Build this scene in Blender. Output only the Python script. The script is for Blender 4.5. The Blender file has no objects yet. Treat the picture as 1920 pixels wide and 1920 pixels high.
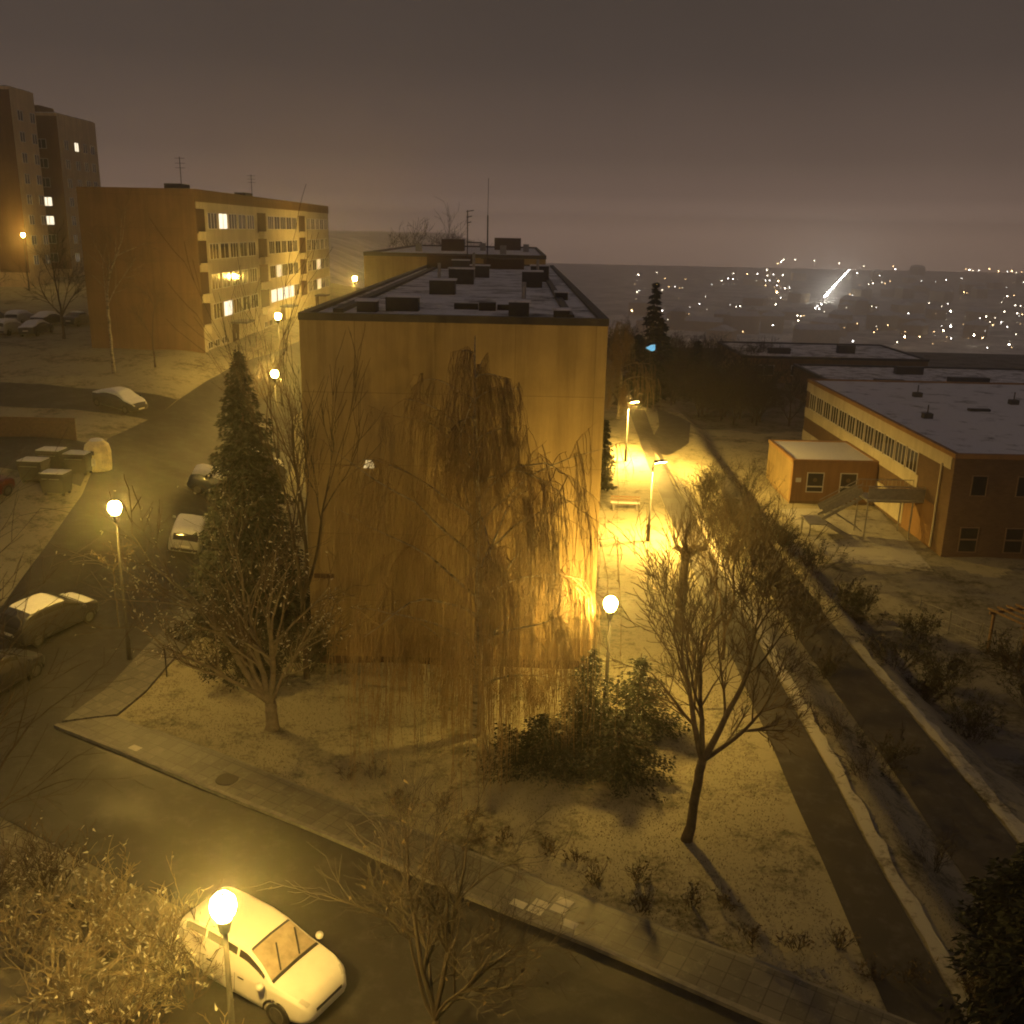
import bpy, math, random
import numpy as np
from mathutils import Vector, Matrix

PI = math.pi
sc = bpy.context.scene
COL = sc.collection
R = math.radians
rnd = random.Random(7)
nr = np.random.RandomState(11)

# ------------------------------------------------------------------ camera
F_PX, PITCH, ROLL, CAM_H = 1815.0, R(16.2), R(1.2), 17.2
_r0 = np.array([1.0, 0, 0]); _u0 = np.array([0, math.sin(PITCH), math.cos(PITCH)])
_d = np.array([0, math.cos(PITCH), -math.sin(PITCH)])
_r = math.cos(ROLL) * _r0 + math.sin(ROLL) * _u0
_u = -math.sin(ROLL) * _r0 + math.cos(ROLL) * _u0

def ray(px, py):
    return _d + _r * (px - 960) / F_PX + _u * (960 - py) / F_PX

def gz(px, py, z=0.0):
    v = ray(px, py)
    return np.array([0, 0, CAM_H]) + v * ((z - CAM_H) / v[2])

cam_d = bpy.data.cameras.new('camera')
cam_d.sensor_fit = 'HORIZONTAL'; cam_d.sensor_width = 36.0
cam_d.lens = 36.0 * F_PX / 1920.0
cam_d.clip_start = 0.1; cam_d.clip_end = 12000
cam = bpy.data.objects.new('camera', cam_d); COL.objects.link(cam)
M = Matrix((( _r[0], _u[0], -_d[0], 0), (_r[1], _u[1], -_d[1], 0), (_r[2], _u[2], -_d[2], CAM_H), (0, 0, 0, 1)))
cam.matrix_world = M
sc.camera = cam

# ------------------------------------------------------------------ materials
def _nt(name):
    m = bpy.data.materials.new(name); m.use_nodes = True
    nt = m.node_tree; nt.nodes.clear()
    out = nt.nodes.new('ShaderNodeOutputMaterial')
    return m, nt, out

def rgba(c): return (c[0], c[1], c[2], 1.0)

def noise(nt, vec, scale, detail=4, rough=0.6):
    n = nt.nodes.new('ShaderNodeTexNoise'); n.inputs['Scale'].default_value = scale
    n.inputs['Detail'].default_value = detail; n.inputs['Roughness'].default_value = rough
    nt.links.new(vec, n.inputs['Vector']); return n.outputs['Fac']

def ramp(nt, fac, stops, interp='LINEAR'):
    r = nt.nodes.new('ShaderNodeValToRGB'); r.color_ramp.interpolation = interp
    el = r.color_ramp.elements
    while len(el) > 1: el.remove(el[-1])
    el[0].position = stops[0][0]; el[0].color = rgba(stops[0][1])
    for p, c in stops[1:]:
        e = el.new(p); e.color = rgba(c)
    nt.links.new(fac, r.inputs['Fac']); return r.outputs['Color']

def position(nt): return nt.nodes.new('ShaderNodeNewGeometry').outputs['Position']
def objcoord(nt): return nt.nodes.new('ShaderNodeTexCoord').outputs['Object']

def mixc(nt, fac, a, b, mode='MIX'):
    m = nt.nodes.new('ShaderNodeMix'); m.data_type = 'RGBA'; m.blend_type = mode
    if isinstance(fac, (int, float)): m.inputs[0].default_value = fac
    else: nt.links.new(fac, m.inputs[0])
    for s, v in ((m.inputs[6], a), (m.inputs[7], b)):
        if isinstance(v, tuple): s.default_value = rgba(v)
        else: nt.links.new(v, s)
    return m.outputs[2]

def bump(nt, h, strength=0.4, dist=0.02):
    b = nt.nodes.new('ShaderNodeBump'); b.inputs['Strength'].default_value = strength
    b.inputs['Distance'].default_value = dist
    nt.links.new(h, b.inputs['Height']); return b.outputs['Normal']

def finish(nt, out, col, rough=0.8, normal=None, metallic=0.0, spec=0.5, coat=0.0):
    p = nt.nodes.new('ShaderNodeBsdfPrincipled')
    if isinstance(col, tuple): p.inputs['Base Color'].default_value = rgba(col)
    else: nt.links.new(col, p.inputs['Base Color'])
    if isinstance(rough, (int, float)): p.inputs['Roughness'].default_value = rough
    else: nt.links.new(rough, p.inputs['Roughness'])
    p.inputs['Metallic'].default_value = metallic
    p.inputs['Specular IOR Level'].default_value = spec
    p.inputs['Coat Weight'].default_value = coat
    if normal: nt.links.new(normal, p.inputs['Normal'])
    nt.links.new(p.outputs[0], out.inputs['Surface'])
    return p

def plain(name, c, rough=0.7, var=0.25, scale=3.0, metallic=0.0, bstr=0.0, spec=0.4, coat=0.0, local=False):
    m, nt, out = _nt(name)
    vec = objcoord(nt) if local else position(nt)
    f = noise(nt, vec, scale, 5, 0.65)
    lo = tuple(v * (1 - var) for v in c); hi = tuple(min(1, v * (1 + var)) for v in c)
    col = ramp(nt, f, [(0.3, lo), (0.7, hi)])
    nrm = bump(nt, noise(nt, vec, scale * 8, 3), bstr) if bstr else None
    finish(nt, out, col, rough, nrm, metallic, spec, coat)
    return m

def emit(name, c, s, sample=True):
    m, nt, out = _nt(name)
    e = nt.nodes.new('ShaderNodeEmission'); e.inputs[0].default_value = rgba(c); e.inputs[1].default_value = s
    nt.links.new(e.outputs[0], out.inputs['Surface'])
    if not sample: m.cycles.emission_sampling = 'NONE'
    return m

def snow_ground(name, soil, snow, cover, fine=9.0):
    """thin snow caught in short grass: soil shows through in fine mottling and larger thawed patches"""
    m, nt, out = _nt(name)
    vec = position(nt)
    n1 = noise(nt, vec, fine, 6, 0.75); n2 = noise(nt, vec, 0.35, 3, 0.6); n3 = noise(nt, vec, 1.7, 4, 0.6)
    a = nt.nodes.new('ShaderNodeMath'); a.operation = 'MULTIPLY_ADD'
    nt.links.new(n2, a.inputs[0]); a.inputs[1].default_value = 1.0; nt.links.new(n1, a.inputs[2])
    b = nt.nodes.new('ShaderNodeMath'); b.operation = 'MULTIPLY_ADD'
    nt.links.new(n3, b.inputs[0]); b.inputs[1].default_value = 0.8; nt.links.new(a.outputs[0], b.inputs[2])
    lo = 1.17 - (cover-0.5)*0.9 - 0.17; hi = 1.17 - (cover-0.5)*0.9 + 0.17
    mr = nt.nodes.new('ShaderNodeMapRange'); nt.links.new(b.outputs[0], mr.inputs[0])
    mr.inputs[1].default_value = lo; mr.inputs[2].default_value = hi
    col = mixc(nt, mr.outputs[0], soil, snow)
    finish(nt, out, col, 0.85, bump(nt, n1, 0.7, 0.05), spec=0.25)
    return m

def asphalt(name, c, wet=0.45, snowdust=0.0, tracks=R(30)):
    m, nt, out = _nt(name)
    vec = position(nt)
    n1 = noise(nt, vec, 60, 3, 0.7); n2 = noise(nt, vec, 0.6, 4, 0.6)
    col = ramp(nt, n2, [(0.3, tuple(v * 0.7 for v in c)), (0.7, tuple(v * 1.35 for v in c))])
    if snowdust:
        mp = nt.nodes.new('ShaderNodeMapping'); nt.links.new(vec, mp.inputs[0]); mp.inputs['Rotation'].default_value = (0, 0, tracks); mp.inputs['Scale'].default_value = (0.8, 0.8, 1)
        n3 = noise(nt, mp.outputs[0], 2.0, 6, 0.7)
        mr = nt.nodes.new('ShaderNodeMapRange'); nt.links.new(n3, mr.inputs[0])
        mr.inputs[1].default_value = 0.5; mr.inputs[2].default_value = 0.8; mr.inputs[4].default_value = snowdust
        col = mixc(nt, mr.outputs[0], col, (0.55, 0.55, 0.56))
    rr = nt.nodes.new('ShaderNodeMapRange'); nt.links.new(n2, rr.inputs[0])
    rr.inputs[1].default_value = 0.3; rr.inputs[2].default_value = 0.7
    rr.inputs[3].default_value = wet; rr.inputs[4].default_value = wet + 0.25
    finish(nt, out, col, rr.outputs[0], bump(nt, n1, 0.35, 0.01), spec=0.4)
    return m

def render_wall(name, c, var=0.12, panel=None, streak=0.12):
    """painted render on concrete panels, weathered in vertical streaks; panel = (u, v) joint spacing in m"""
    m, nt, out = _nt(name)
    vec = position(nt)
    n1 = noise(nt, vec, 0.45, 5, 0.6)
    mp = nt.nodes.new('ShaderNodeMapping'); nt.links.new(vec, mp.inputs[0]); mp.inputs['Scale'].default_value = (1.2, 1.2, 0.07)
    n2 = noise(nt, mp.outputs[0], 1.6, 5, 0.7)
    col = ramp(nt, n1, [(0.3, tuple(v * (1 - var) for v in c)), (0.7, tuple(v * (1 + var) for v in c))])
    col = mixc(nt, streak * 4, col, ramp(nt, n2, [(0.35, (0.62, 0.6, 0.58)), (0.6, (1, 1, 1))]), 'MULTIPLY')
    if panel:
        sx = nt.nodes.new('ShaderNodeSeparateXYZ'); nt.links.new(vec, sx.inputs[0])
        cb = nt.nodes.new('ShaderNodeCombineXYZ'); nt.links.new(sx.outputs[0], cb.inputs[0]); nt.links.new(sx.outputs[2], cb.inputs[1])
        bk = nt.nodes.new('ShaderNodeTexBrick'); nt.links.new(cb.outputs[0], bk.inputs['Vector']); bk.offset = 0.0
        bk.inputs['Scale'].default_value = 1.0; bk.inputs['Brick Width'].default_value = panel[0]; bk.inputs['Row Height'].default_value = panel[1]
        bk.inputs['Mortar Size'].default_value = 0.02; bk.inputs['Mortar Smooth'].default_value = 0.6
        bk.inputs['Color1'].default_value = (1, 1, 1, 1); bk.inputs['Color2'].default_value = (0.9, 0.89, 0.88, 1); bk.inputs['Mortar'].default_value = (0.62, 0.6, 0.58, 1)
        col = mixc(nt, 0.8, col, bk.outputs['Color'], 'MULTIPLY')
    n3 = noise(nt, vec, 45, 3)
    finish(nt, out, col, 0.88, bump(nt, n3, 0.25, 0.01), spec=0.2)
    return m

def brick(name, c1, c2, mortar, scale=1.0, axis='x'):
    m, nt, out = _nt(name)
    sx = nt.nodes.new('ShaderNodeSeparateXYZ'); nt.links.new(position(nt), sx.inputs[0])
    ad = nt.nodes.new('ShaderNodeMath'); ad.operation = 'ADD'
    nt.links.new(sx.outputs[0], ad.inputs[0]); nt.links.new(sx.outputs[1], ad.inputs[1])
    cb = nt.nodes.new('ShaderNodeCombineXYZ'); nt.links.new(ad.outputs[0], cb.inputs[0]); nt.links.new(sx.outputs[2], cb.inputs[1])
    b = nt.nodes.new('ShaderNodeTexBrick'); nt.links.new(cb.outputs[0], b.inputs['Vector'])
    b.inputs['Scale'].default_value = scale; b.inputs['Brick Width'].default_value = 0.30; b.inputs['Row Height'].default_value = 0.10
    b.inputs['Mortar Size'].default_value = 0.01
    b.inputs['Color1'].default_value = rgba(c1); b.inputs['Color2'].default_value = rgba(c2); b.inputs['Mortar'].default_value = rgba(mortar)
    n = noise(nt, position(nt), 0.8, 4)
    col = mixc(nt, 0.5, b.outputs['Color'], ramp(nt, n, [(0.3, (0.6, 0.6, 0.6)), (0.7, (1, 1, 1))]), 'MULTIPLY')
    finish(nt, out, col, 0.85, spec=0.2)
    return m

def pavers(name):
    m, nt, out = _nt(name)
    vec = position(nt)
    mp = nt.nodes.new('ShaderNodeMapping'); nt.links.new(vec, mp.inputs[0]); mp.inputs['Rotation'].default_value = (0, 0, R(30))
    b = nt.nodes.new('ShaderNodeTexBrick'); nt.links.new(mp.outputs[0], b.inputs['Vector'])
    b.inputs['Scale'].default_value = 1.0; b.inputs['Brick Width'].default_value = 0.5; b.inputs['Row Height'].default_value = 0.5
    b.inputs['Mortar Size'].default_value = 0.018; b.offset = 0.0
    b.inputs['Color1'].default_value = (0.075, 0.07, 0.062, 1); b.inputs['Color2'].default_value = (0.12, 0.112, 0.10, 1)
    b.inputs['Mortar'].default_value = (0.05, 0.047, 0.043, 1)
    n = noise(nt, vec, 3.0, 6, 0.75)
    mr = nt.nodes.new('ShaderNodeMapRange'); nt.links.new(n, mr.inputs[0]); mr.inputs[1].default_value = 0.52; mr.inputs[2].default_value = 0.75; mr.inputs[4].default_value = 0.45
    col = mixc(nt, mr.outputs[0], b.outputs['Color'], (0.3, 0.29, 0.26))
    finish(nt, out, col, 0.55, bump(nt, noise(nt, vec, 40, 3), 0.3, 0.01), spec=0.35)
    return m

def snow_roof(name, cover=0.62, dark=(0.05, 0.048, 0.05), snow=(0.68, 0.67, 0.69)):
    m, nt, out = _nt(name)
    vec = position(nt)
    n1 = noise(nt, vec, 0.55, 6, 0.7); n2 = noise(nt, vec, 6, 4, 0.7)
    a = nt.nodes.new('ShaderNodeMath'); a.operation = 'MULTIPLY_ADD'
    nt.links.new(n2, a.inputs[0]); a.inputs[1].default_value = 0.3; nt.links.new(n1, a.inputs[2])
    mr = nt.nodes.new('ShaderNodeMapRange'); nt.links.new(a.outputs[0], mr.inputs[0])
    mr.inputs[1].default_value = 1.0 - cover - 0.1; mr.inputs[2].default_value = 1.0 - cover + 0.1
    col = mixc(nt, mr.outputs[0], dark, snow)
    finish(nt, out, col, 0.8, bump(nt, n2, 0.4, 0.03), spec=0.25)
    return m

MT = {}
MT['ground'] = snow_ground('frosted_lawn', (0.045, 0.039, 0.018), (0.28, 0.255, 0.18), 0.43, 6.0)
MT['valley'] = plain('valley_floor', (0.60, 0.57, 0.54), 0.9, 0.6, 0.05)
MT['hill'] = snow_ground('leafy_hillside', (0.040, 0.034, 0.020), (0.17, 0.16, 0.14), 0.36, 5.0)
MT['verge'] = snow_ground('snowy_verge', (0.06, 0.05, 0.03), (0.36, 0.345, 0.30), 0.45, 6)
MT['asphalt'] = asphalt('wet_asphalt', (0.021, 0.019, 0.018), 0.48, 0.07)
MT['path'] = asphalt('path_asphalt', (0.034, 0.029, 0.026), 0.55, 0.10)
MT['pavers'] = pavers('paving_slabs')
MT['kerb'] = plain('kerb_concrete', (0.17, 0.16, 0.145), 0.8, 0.3, 4, bstr=0.3)
MT['ochre'] = render_wall('ochre_render', (0.31, 0.235, 0.12), 0.2, (3.0, 2.8), 0.17)
MT['orange'] = render_wall('orange_brown_render', (0.19, 0.122, 0.066), 0.15, (3.6, 2.8))
MT['cream'] = render_wall('cream_render', (0.54, 0.49, 0.37))
MT['tower'] = render_wall('tower_render', (0.60, 0.48, 0.30))
MT['brown_panel'] = render_wall('dark_brown_panel', (0.09, 0.055, 0.035))
MT['plinth'] = render_wall('plinth_brown', (0.22, 0.15, 0.075))
MT['brick'] = brick('red_brown_brick', (0.17, 0.105, 0.062), (0.13, 0.08, 0.047), (0.15, 0.13, 0.10))
MT['kg_orange'] = render_wall('terracotta_render', (0.30, 0.18, 0.085))
MT['red'] = plain('red_panel', (0.30, 0.05, 0.03), 0.6)
MT['roof'] = snow_roof('snowy_bitumen_roof', 0.42)
MT['roof_full'] = snow_roof('snow_covered_roof', 0.50)
MT['tin'] = plain('dark_roof_tin', (0.035, 0.032, 0.034), 0.5, 0.3, 2, 0.3)
MT['vent'] = plain('vent_grey', (0.06, 0.055, 0.052), 0.7)
MT['snow'] = plain('snow', (0.68, 0.68, 0.69), 0.75, 0.08, 6, bstr=0.4)
MT['frame'] = plain('white_window_frame', (0.62, 0.60, 0.55), 0.5, 0.05)
MT['glass'] = plain('dark_glass', (0.035, 0.033, 0.03), 0.08, 0.3, 0.6, spec=0.6)
MT['frame_brown'] = plain('brown_window_frame', (0.20, 0.14, 0.09), 0.6, 0.1)
MT['lit_cold'] = emit('window_lit_cold', (1.0, 0.86, 0.62), 1.5, False)
MT['lit_warm'] = emit('window_lit_warm', (1.0, 0.72, 0.38), 1.1, False)
MT['steel'] = plain('galvanised_steel', (0.30, 0.29, 0.27), 0.45, 0.2, 5, 0.6)
MT['post'] = plain('painted_lamp_post', (0.06, 0.058, 0.052), 0.5, 0.2, 5, 0.3)
MT['black'] = plain('black_plastic', (0.02, 0.02, 0.02), 0.5)
MT['rubber'] = plain('tyre_rubber', (0.018, 0.018, 0.018), 0.85)
MT['bark'] = plain('brown_bark', (0.085, 0.062, 0.04), 0.9, 0.4, 6, bstr=0.6)
MT['twig'] = plain('twig_bark', (0.085, 0.06, 0.034), 0.85, 0.35, 4)
MT['twig_dark'] = plain('dark_twig', (0.042, 0.03, 0.018), 0.85, 0.35, 4)
MT['twig_wet'] = plain('wet_dark_twig', (0.034, 0.025, 0.017), 0.55, 0.35, 4, spec=0.4)
MT['twig_frost'] = plain('frosted_twig', (0.26, 0.21, 0.13), 0.8, 0.4, 4)
MT['bark_pale'] = plain('grey_frosted_bark', (0.17, 0.14, 0.10), 0.85, 0.35, 5, bstr=0.4)
MT['ice'] = plain('snow_on_twigs', (0.5, 0.48, 0.42), 0.6, 0.2, 5)
MT['birch_twig'] = plain('birch_twig', (0.21, 0.145, 0.068), 0.85, 0.4, 2)
MT['needle'] = plain('spruce_needles', (0.012, 0.016, 0.009), 0.8, 0.5, 2)
MT['needle2'] = plain('pine_needles', (0.030, 0.037, 0.018), 0.8, 0.5, 3)
MT['leaf_dry'] = plain('dry_leaf', (0.12, 0.085, 0.04), 0.8, 0.4, 3)
MT['catkin_glint'] = plain('birch_catkin_glint', (0.24, 0.17, 0.075), 0.8, 0.4, 3)
MT['leaf_dark'] = plain('evergreen_leaf', (0.022, 0.024, 0.012), 0.7, 0.4, 3)
MT['blade'] = plain('frosted_grass_blade', (0.125, 0.112, 0.058), 0.85, 0.5, 1.2)
MT['wood'] = plain('bench_wood', (0.16, 0.10, 0.055), 0.7, 0.3, 6)
MT['bin_green'] = plain('bin_plastic', (0.03, 0.032, 0.028), 0.5)
MT['bell'] = plain('yellow_recycling_plastic', (0.75, 0.66, 0.36), 0.5)
MT['bell_white'] = plain('pale_recycling_plastic', (0.65, 0.62, 0.52), 0.5)

def birch_bark():
    m, nt, out = _nt('birch_bark')
    mp = nt.nodes.new('ShaderNodeMapping'); nt.links.new(position(nt), mp.inputs[0]); mp.inputs['Scale'].default_value = (1.5, 1.5, 4)
    n = noise(nt, mp.outputs[0], 1.6, 4, 0.7)
    finish(nt, out, ramp(nt, n, [(0.36, (0.05, 0.042, 0.034)), (0.52, (0.24, 0.21, 0.17)), (0.8, (0.36, 0.33, 0.27))]), 0.8)
    return m
MT['birch'] = birch_bark()

# ------------------------------------------------------------------ mesh builder
class MB:
    def __init__(s): s.v = []; s.f = []; s.n = 0
    def raw(s, vs, fs):
        s.v.append(np.asarray(vs, float).reshape(-1, 3)); s.f.extend([tuple(i + s.n for i in f) for f in fs]); s.n += len(vs); return s
    def box(s, x0, x1, y0, y1, z0, z1):
        vs = [(x0,y0,z0),(x1,y0,z0),(x1,y1,z0),(x0,y1,z0),(x0,y0,z1),(x1,y0,z1),(x1,y1,z1),(x0,y1,z1)]
        return s.raw(vs, [(3,2,1,0),(4,5,6,7),(0,1,5,4),(1,2,6,5),(2,3,7,6),(3,0,4,7)])
    def tube(s, pts, rad, sides=6, cap=True):
        pts = np.asarray(pts, float); k = len(pts)
        rad = np.full(k, rad, float) if np.isscalar(rad) else np.asarray(rad, float)
        t = np.gradient(pts, axis=0); t /= (np.linalg.norm(t, axis=1)[:, None] + 1e-9)
        ref = np.array([0, 0, 1.0]) if abs(t[0, 2]) < 0.9 else np.array([1.0, 0, 0])
        a = np.cross(t, ref); a /= (np.linalg.norm(a, axis=1)[:, None] + 1e-9)
        b = np.cross(t, a)
        ang = np.arange(sides) * 2 * PI / sides
        ring = pts[:, None, :] + rad[:, None, None] * (np.cos(ang)[None, :, None] * a[:, None, :] + np.sin(ang)[None, :, None] * b[:, None, :])
        fs = []
        for i in range(k - 1):
            for j in range(sides):
                j2 = (j + 1) % sides
                fs.append((i*sides+j, i*sides+j2, (i+1)*sides+j2, (i+1)*sides+j))
        if cap: fs.append(tuple(range(sides))[::-1]); fs.append(tuple((k-1)*sides + j for j in range(sides)))
        return s.raw(ring.reshape(-1, 3), fs)
    def bar(s, a, b, r, sides=6): return s.tube([a, b], r, sides)
    def beam(s, a, b, w, h):
        """rectangular beam from a to b"""
        a = Vector(a); b = Vector(b); d = (b - a).normalized()
        up = Vector((0, 0, 1)) if abs(d.z) < 0.95 else Vector((0, 1, 0))
        x = d.cross(up).normalized(); y = x.cross(d).normalized()
        vs = []
        for p in (a, b):
            for sx, sy in ((-1,-1),(1,-1),(1,1),(-1,1)): vs.append(p + x*sx*w/2 + y*sy*h/2)
        return s.raw([tuple(v) for v in vs], [(3,2,1,0),(4,5,6,7),(0,1,5,4),(1,2,6,5),(2,3,7,6),(3,0,4,7)])
    def lathe(s, prof, seg=16, c=(0,0,0)):
        vs = []; fs = []
        for r_, z in prof:
            for j in range(seg):
                a = 2*PI*j/seg; vs.append((c[0]+r_*math.cos(a), c[1]+r_*math.sin(a), c[2]+z))
        for i in range(len(prof)-1):
            for j in range(seg):
                j2 = (j+1) % seg; fs.append((i*seg+j, i*seg+j2, (i+1)*seg+j2, (i+1)*seg+j))
        fs.append(tuple(range(seg))[::-1]); fs.append(tuple((len(prof)-1)*seg+j for j in range(seg)))
        return s.raw(vs, fs)
    def build(s, name, mat, parent=None, smooth=False, loc=None, bevel=0):
        me = bpy.data.meshes.new(name)
        v = np.concatenate(s.v) if s.v else np.zeros((0, 3))
        me.from_pydata(v.tolist(), [], s.f); me.update()
        if smooth: me.polygons.foreach_set('use_smooth', [True]*len(me.polygons))
        me.materials.append(mat)
        o = bpy.data.objects.new(name, me); COL.objects.link(o)
        if parent: o.parent = parent
        if loc is not None: o.location = loc
        if bevel:
            b = o.modifiers.new('bevel', 'BEVEL'); b.width = bevel; b.segments = 2; b.limit_method = 'ANGLE'
        return o

def tag(o, label=None, cat=None, group=None, kind=None):
    if label: o['label'] = label
    if cat: o['category'] = cat
    if group: o['group'] = group
    if kind: o['kind'] = kind
    return o

def empty(name, loc=(0,0,0), rz=0.0, label=None, cat=None, group=None):
    o = bpy.data.objects.new(name, None); COL.objects.link(o)
    o.location = loc; o.rotation_euler = (0, 0, rz); o.empty_display_size = 0.2
    return tag(o, label, cat, group)

def copy_tree(o, parent=None):
    c = o.copy(); COL.objects.link(c); c.parent = parent
    for ch in list(o.children): copy_tree(ch, c)
    return c

# ------------------------------------------------------------------ terrain
def ss(a, b, x):
    t = np.clip((np.asarray(x, float) - a) / (b - a), 0, 1); return t*t*(3-2*t)

def h_raw(x, y):
    x = np.asarray(x, float); y = np.asarray(y, float)
    z = 3.9*ss(-10, -30, x)*ss(29, 60, y) + 2.4*ss(-13, -32, x)*ss(66, 92, y)
    z = z + 5.0*ss(-5, -70, x)*ss(95, 220, y)
    z = z - 1.0*ss(11.6, 13.4, x)*ss(14, 24, y)*(1-ss(75, 95, y)) - 2.0*ss(16.4, 19.5, x)*ss(20, 40, y)
    z = z - 46*ss(150, 470, y)*ss(-140, 10, x) + 12*ss(750, 1550, y)*ss(-140, 10, x)
    z = z + 0.05*np.sin(x*0.55+1)*np.sin(y*0.47) + 0.03*np.sin(x*1.3+y*0.9)
    return z

def axis(dense0, dense1, step, far0, far1):
    a = list(np.arange(dense0, dense1 + 1e-6, step))
    s = step; v = dense1
    while v < far1: s *= 1.16; v += s; a.append(v)
    s = step; v = dense0; pre = []
    while v > far0: s *= 1.16; v -= s; pre.append(v)
    return np.array(pre[::-1] + a)

GX = axis(-46, 36, 0.6, -1300, 1500); GY = axis(8, 102, 0.6, -60, 1560)
GZ = h_raw(GX[None, :], GY[:, None])

def h(x, y):
    i = int(np.clip(np.searchsorted(GX, x) - 1, 0, len(GX)-2)); j = int(np.clip(np.searchsorted(GY, y) - 1, 0, len(GY)-2))
    tx = (x-GX[i])/(GX[i+1]-GX[i]); ty = (y-GY[j])/(GY[j+1]-GY[j])
    return float((GZ[j,i]*(1-tx)+GZ[j,i+1]*tx)*(1-ty) + (GZ[j+1,i]*(1-tx)+GZ[j+1,i+1]*tx)*ty)

def make_ground():
    nx, ny = len(GX), len(GY)
    X, Y = np.meshgrid(GX, GY)
    vs = np.stack([X, Y, GZ], -1).reshape(-1, 3)
    fs = [(j*nx+i, j*nx+i+1, (j+1)*nx+i+1, (j+1)*nx+i) for j in range(ny-1) for i in range(nx-1)]
    o = MB().raw(vs, fs).build('ground', MT['ground'], smooth=True)
    o.data.materials.append(MT['valley']); o.data.materials.append(MT['hill'])
    cy = (Y[:-1, :-1]).reshape(-1)
    cx = (X[:-1, :-1]).reshape(-1)
    o.data.polygons.foreach_set('material_index', np.where(cy > 230, 1, np.where((cx > 12.8 + 0.6*np.sin(cy)) & (cy > 97 + np.sin(cx*0.7)), 2, np.where((cx > 18.4 + 0.5*np.sin(cy*0.9)) & (cy > 27) & (cy < 58 + np.sin(cx)), 2, 0))).astype(np.int32))
    return tag(o, kind='structure')
make_ground()

def ribbon(name, mat, left, right, off, n=None, m=4, thick=0.0, kind='structure', rough=0.0):
    """sheet draped over the ground between two polylines; with thick > 0 it has real sides"""
    left = np.array(left, float); right = np.array(right, float)
    def res(p, n):
        d = np.concatenate([[0], np.cumsum(np.linalg.norm(np.diff(p, axis=0), axis=1))])
        q = np.linspace(0, d[-1], n); return np.stack([np.interp(q, d, p[:, 0]), np.interp(q, d, p[:, 1])], 1)
    L = max(np.linalg.norm(np.diff(left, axis=0), axis=1).sum(), np.linalg.norm(np.diff(right, axis=0), axis=1).sum())
    n = n or max(4, int(L/(0.25 if rough else 0.5))+1)
    a = res(left, n); b = res(right, n); mb = MB(); vs = []; fs = []
    if rough:
        g = np.convolve(nr.normal(0, 1, n+2), [0.5, 1, 0.5], 'valid')*rough; g2 = np.convolve(nr.normal(0, 1, n+2), [0.5, 1, 0.5], 'valid')*rough
        nn_ = b-a; nn_ /= np.linalg.norm(nn_, axis=1)[:, None]; a = a+nn_*np.maximum(g, 0)[:, None]; b = b+nn_*g2[:, None]
    for i in range(n):
        for k in range(m+1):
            p = a[i]*(1-k/m) + b[i]*k/m
            vs.append((p[0], p[1], h(p[0], p[1]) + off))
    w = m+1
    for i in range(n-1):
        for k in range(m): fs.append((i*w+k, i*w+k+1, (i+1)*w+k+1, (i+1)*w+k))
    if thick:
        base = len(vs)
        loop = [i*w for i in range(n)] + [(n-1)*w+k for k in range(1, m+1)] + [i*w+m for i in range(n-2, -1, -1)] + [k for k in range(m-1, 0, -1)]
        for q in loop: vs.append((vs[q][0], vs[q][1], vs[q][2]-thick))
        for i in range(len(loop)):
            j = (i+1) % len(loop); fs.append((loop[i], loop[j], base+j, base+i))
    o = mb.raw(vs, fs).build(name, mat, smooth=False)
    import bmesh
    bm = bmesh.new(); bm.from_mesh(o.data); bmesh.ops.recalc_face_normals(bm, faces=bm.faces)
    bm.faces.ensure_lookup_table()
    bm.to_mesh(o.data); bm.free()
    return tag(o, kind=kind) if kind else o

# front street: u runs along the street, v across it (v grows away from the camera)
U = np.array([0.8663, -0.4995]); V = np.array([0.4995, 0.8663])
def uv(u, v): return tuple(U*u + V*v)
U0, U1 = -32.0, 6.5
ribbon('road', MT['asphalt'], [uv(U0-8, 14.2), uv(-16.6, 14.3), uv(-16.2, 11.9), uv(-15.8, 9), uv(U1+14, 9)], [uv(U0-8, 18.55), uv(U1+14, 18.55)], 0.02, m=10)
ribbon('kerb', MT['kerb'], [uv(-29.2, 18.55), uv(U1+5, 18.55)], [uv(-29.2, 18.70), uv(U1+5, 18.70)], 0.13, m=1, thick=0.2)
ribbon('pavement', MT['pavers'], [uv(-29.2, 18.704), uv(U1-2.4, 18.704)], [uv(-28.0, 20.16), uv(U1-3.6, 20.16)], 0.11, m=3, thick=0.2)
ribbon('pavement_edging', MT['kerb'], [uv(U0+6, 20.164), uv(U1-3.6, 20.164)], [uv(U0+6, 20.25), uv(U1-3.6, 20.25)], 0.10, m=1, thick=0.2)
# side street that climbs to the left of the block
ribbon('side_street', MT['asphalt'], [(-22.5, 30.5), (-22.5, 40), (-24, 52), (-26.5, 62), (-26, 78), (-24.5, 100), (-24, 150)],
       [(-15.5, 29.5), (-15.0, 40), (-14.2, 52), (-15.5, 66), (-18.5, 80), (-18, 100), (-17.5, 150)], 0.028, m=12)
ribbon('upper_street', MT['asphalt'], [(-26.2, 74.5), (-40, 76.5), (-60, 78)], [(-26.2, 68.5), (-40, 70.5), (-60, 72)], 0.034, m=8)
ribbon('container_pad', MT['path'], [(-34, 55), (-24.5, 53.0)], [(-35, 62), (-26.2, 60)], 0.034, m=8)
ribbon('side_pavement', MT['pavers'], [(-15.9, 31.0), (-15.35, 33.5), (-14.95, 40), (-14.15, 52)], [(-14.2, 31.6), (-13.8, 33.5), (-13.5, 40), (-12.8, 52)], 0.09, m=4, thick=0.2)
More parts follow.
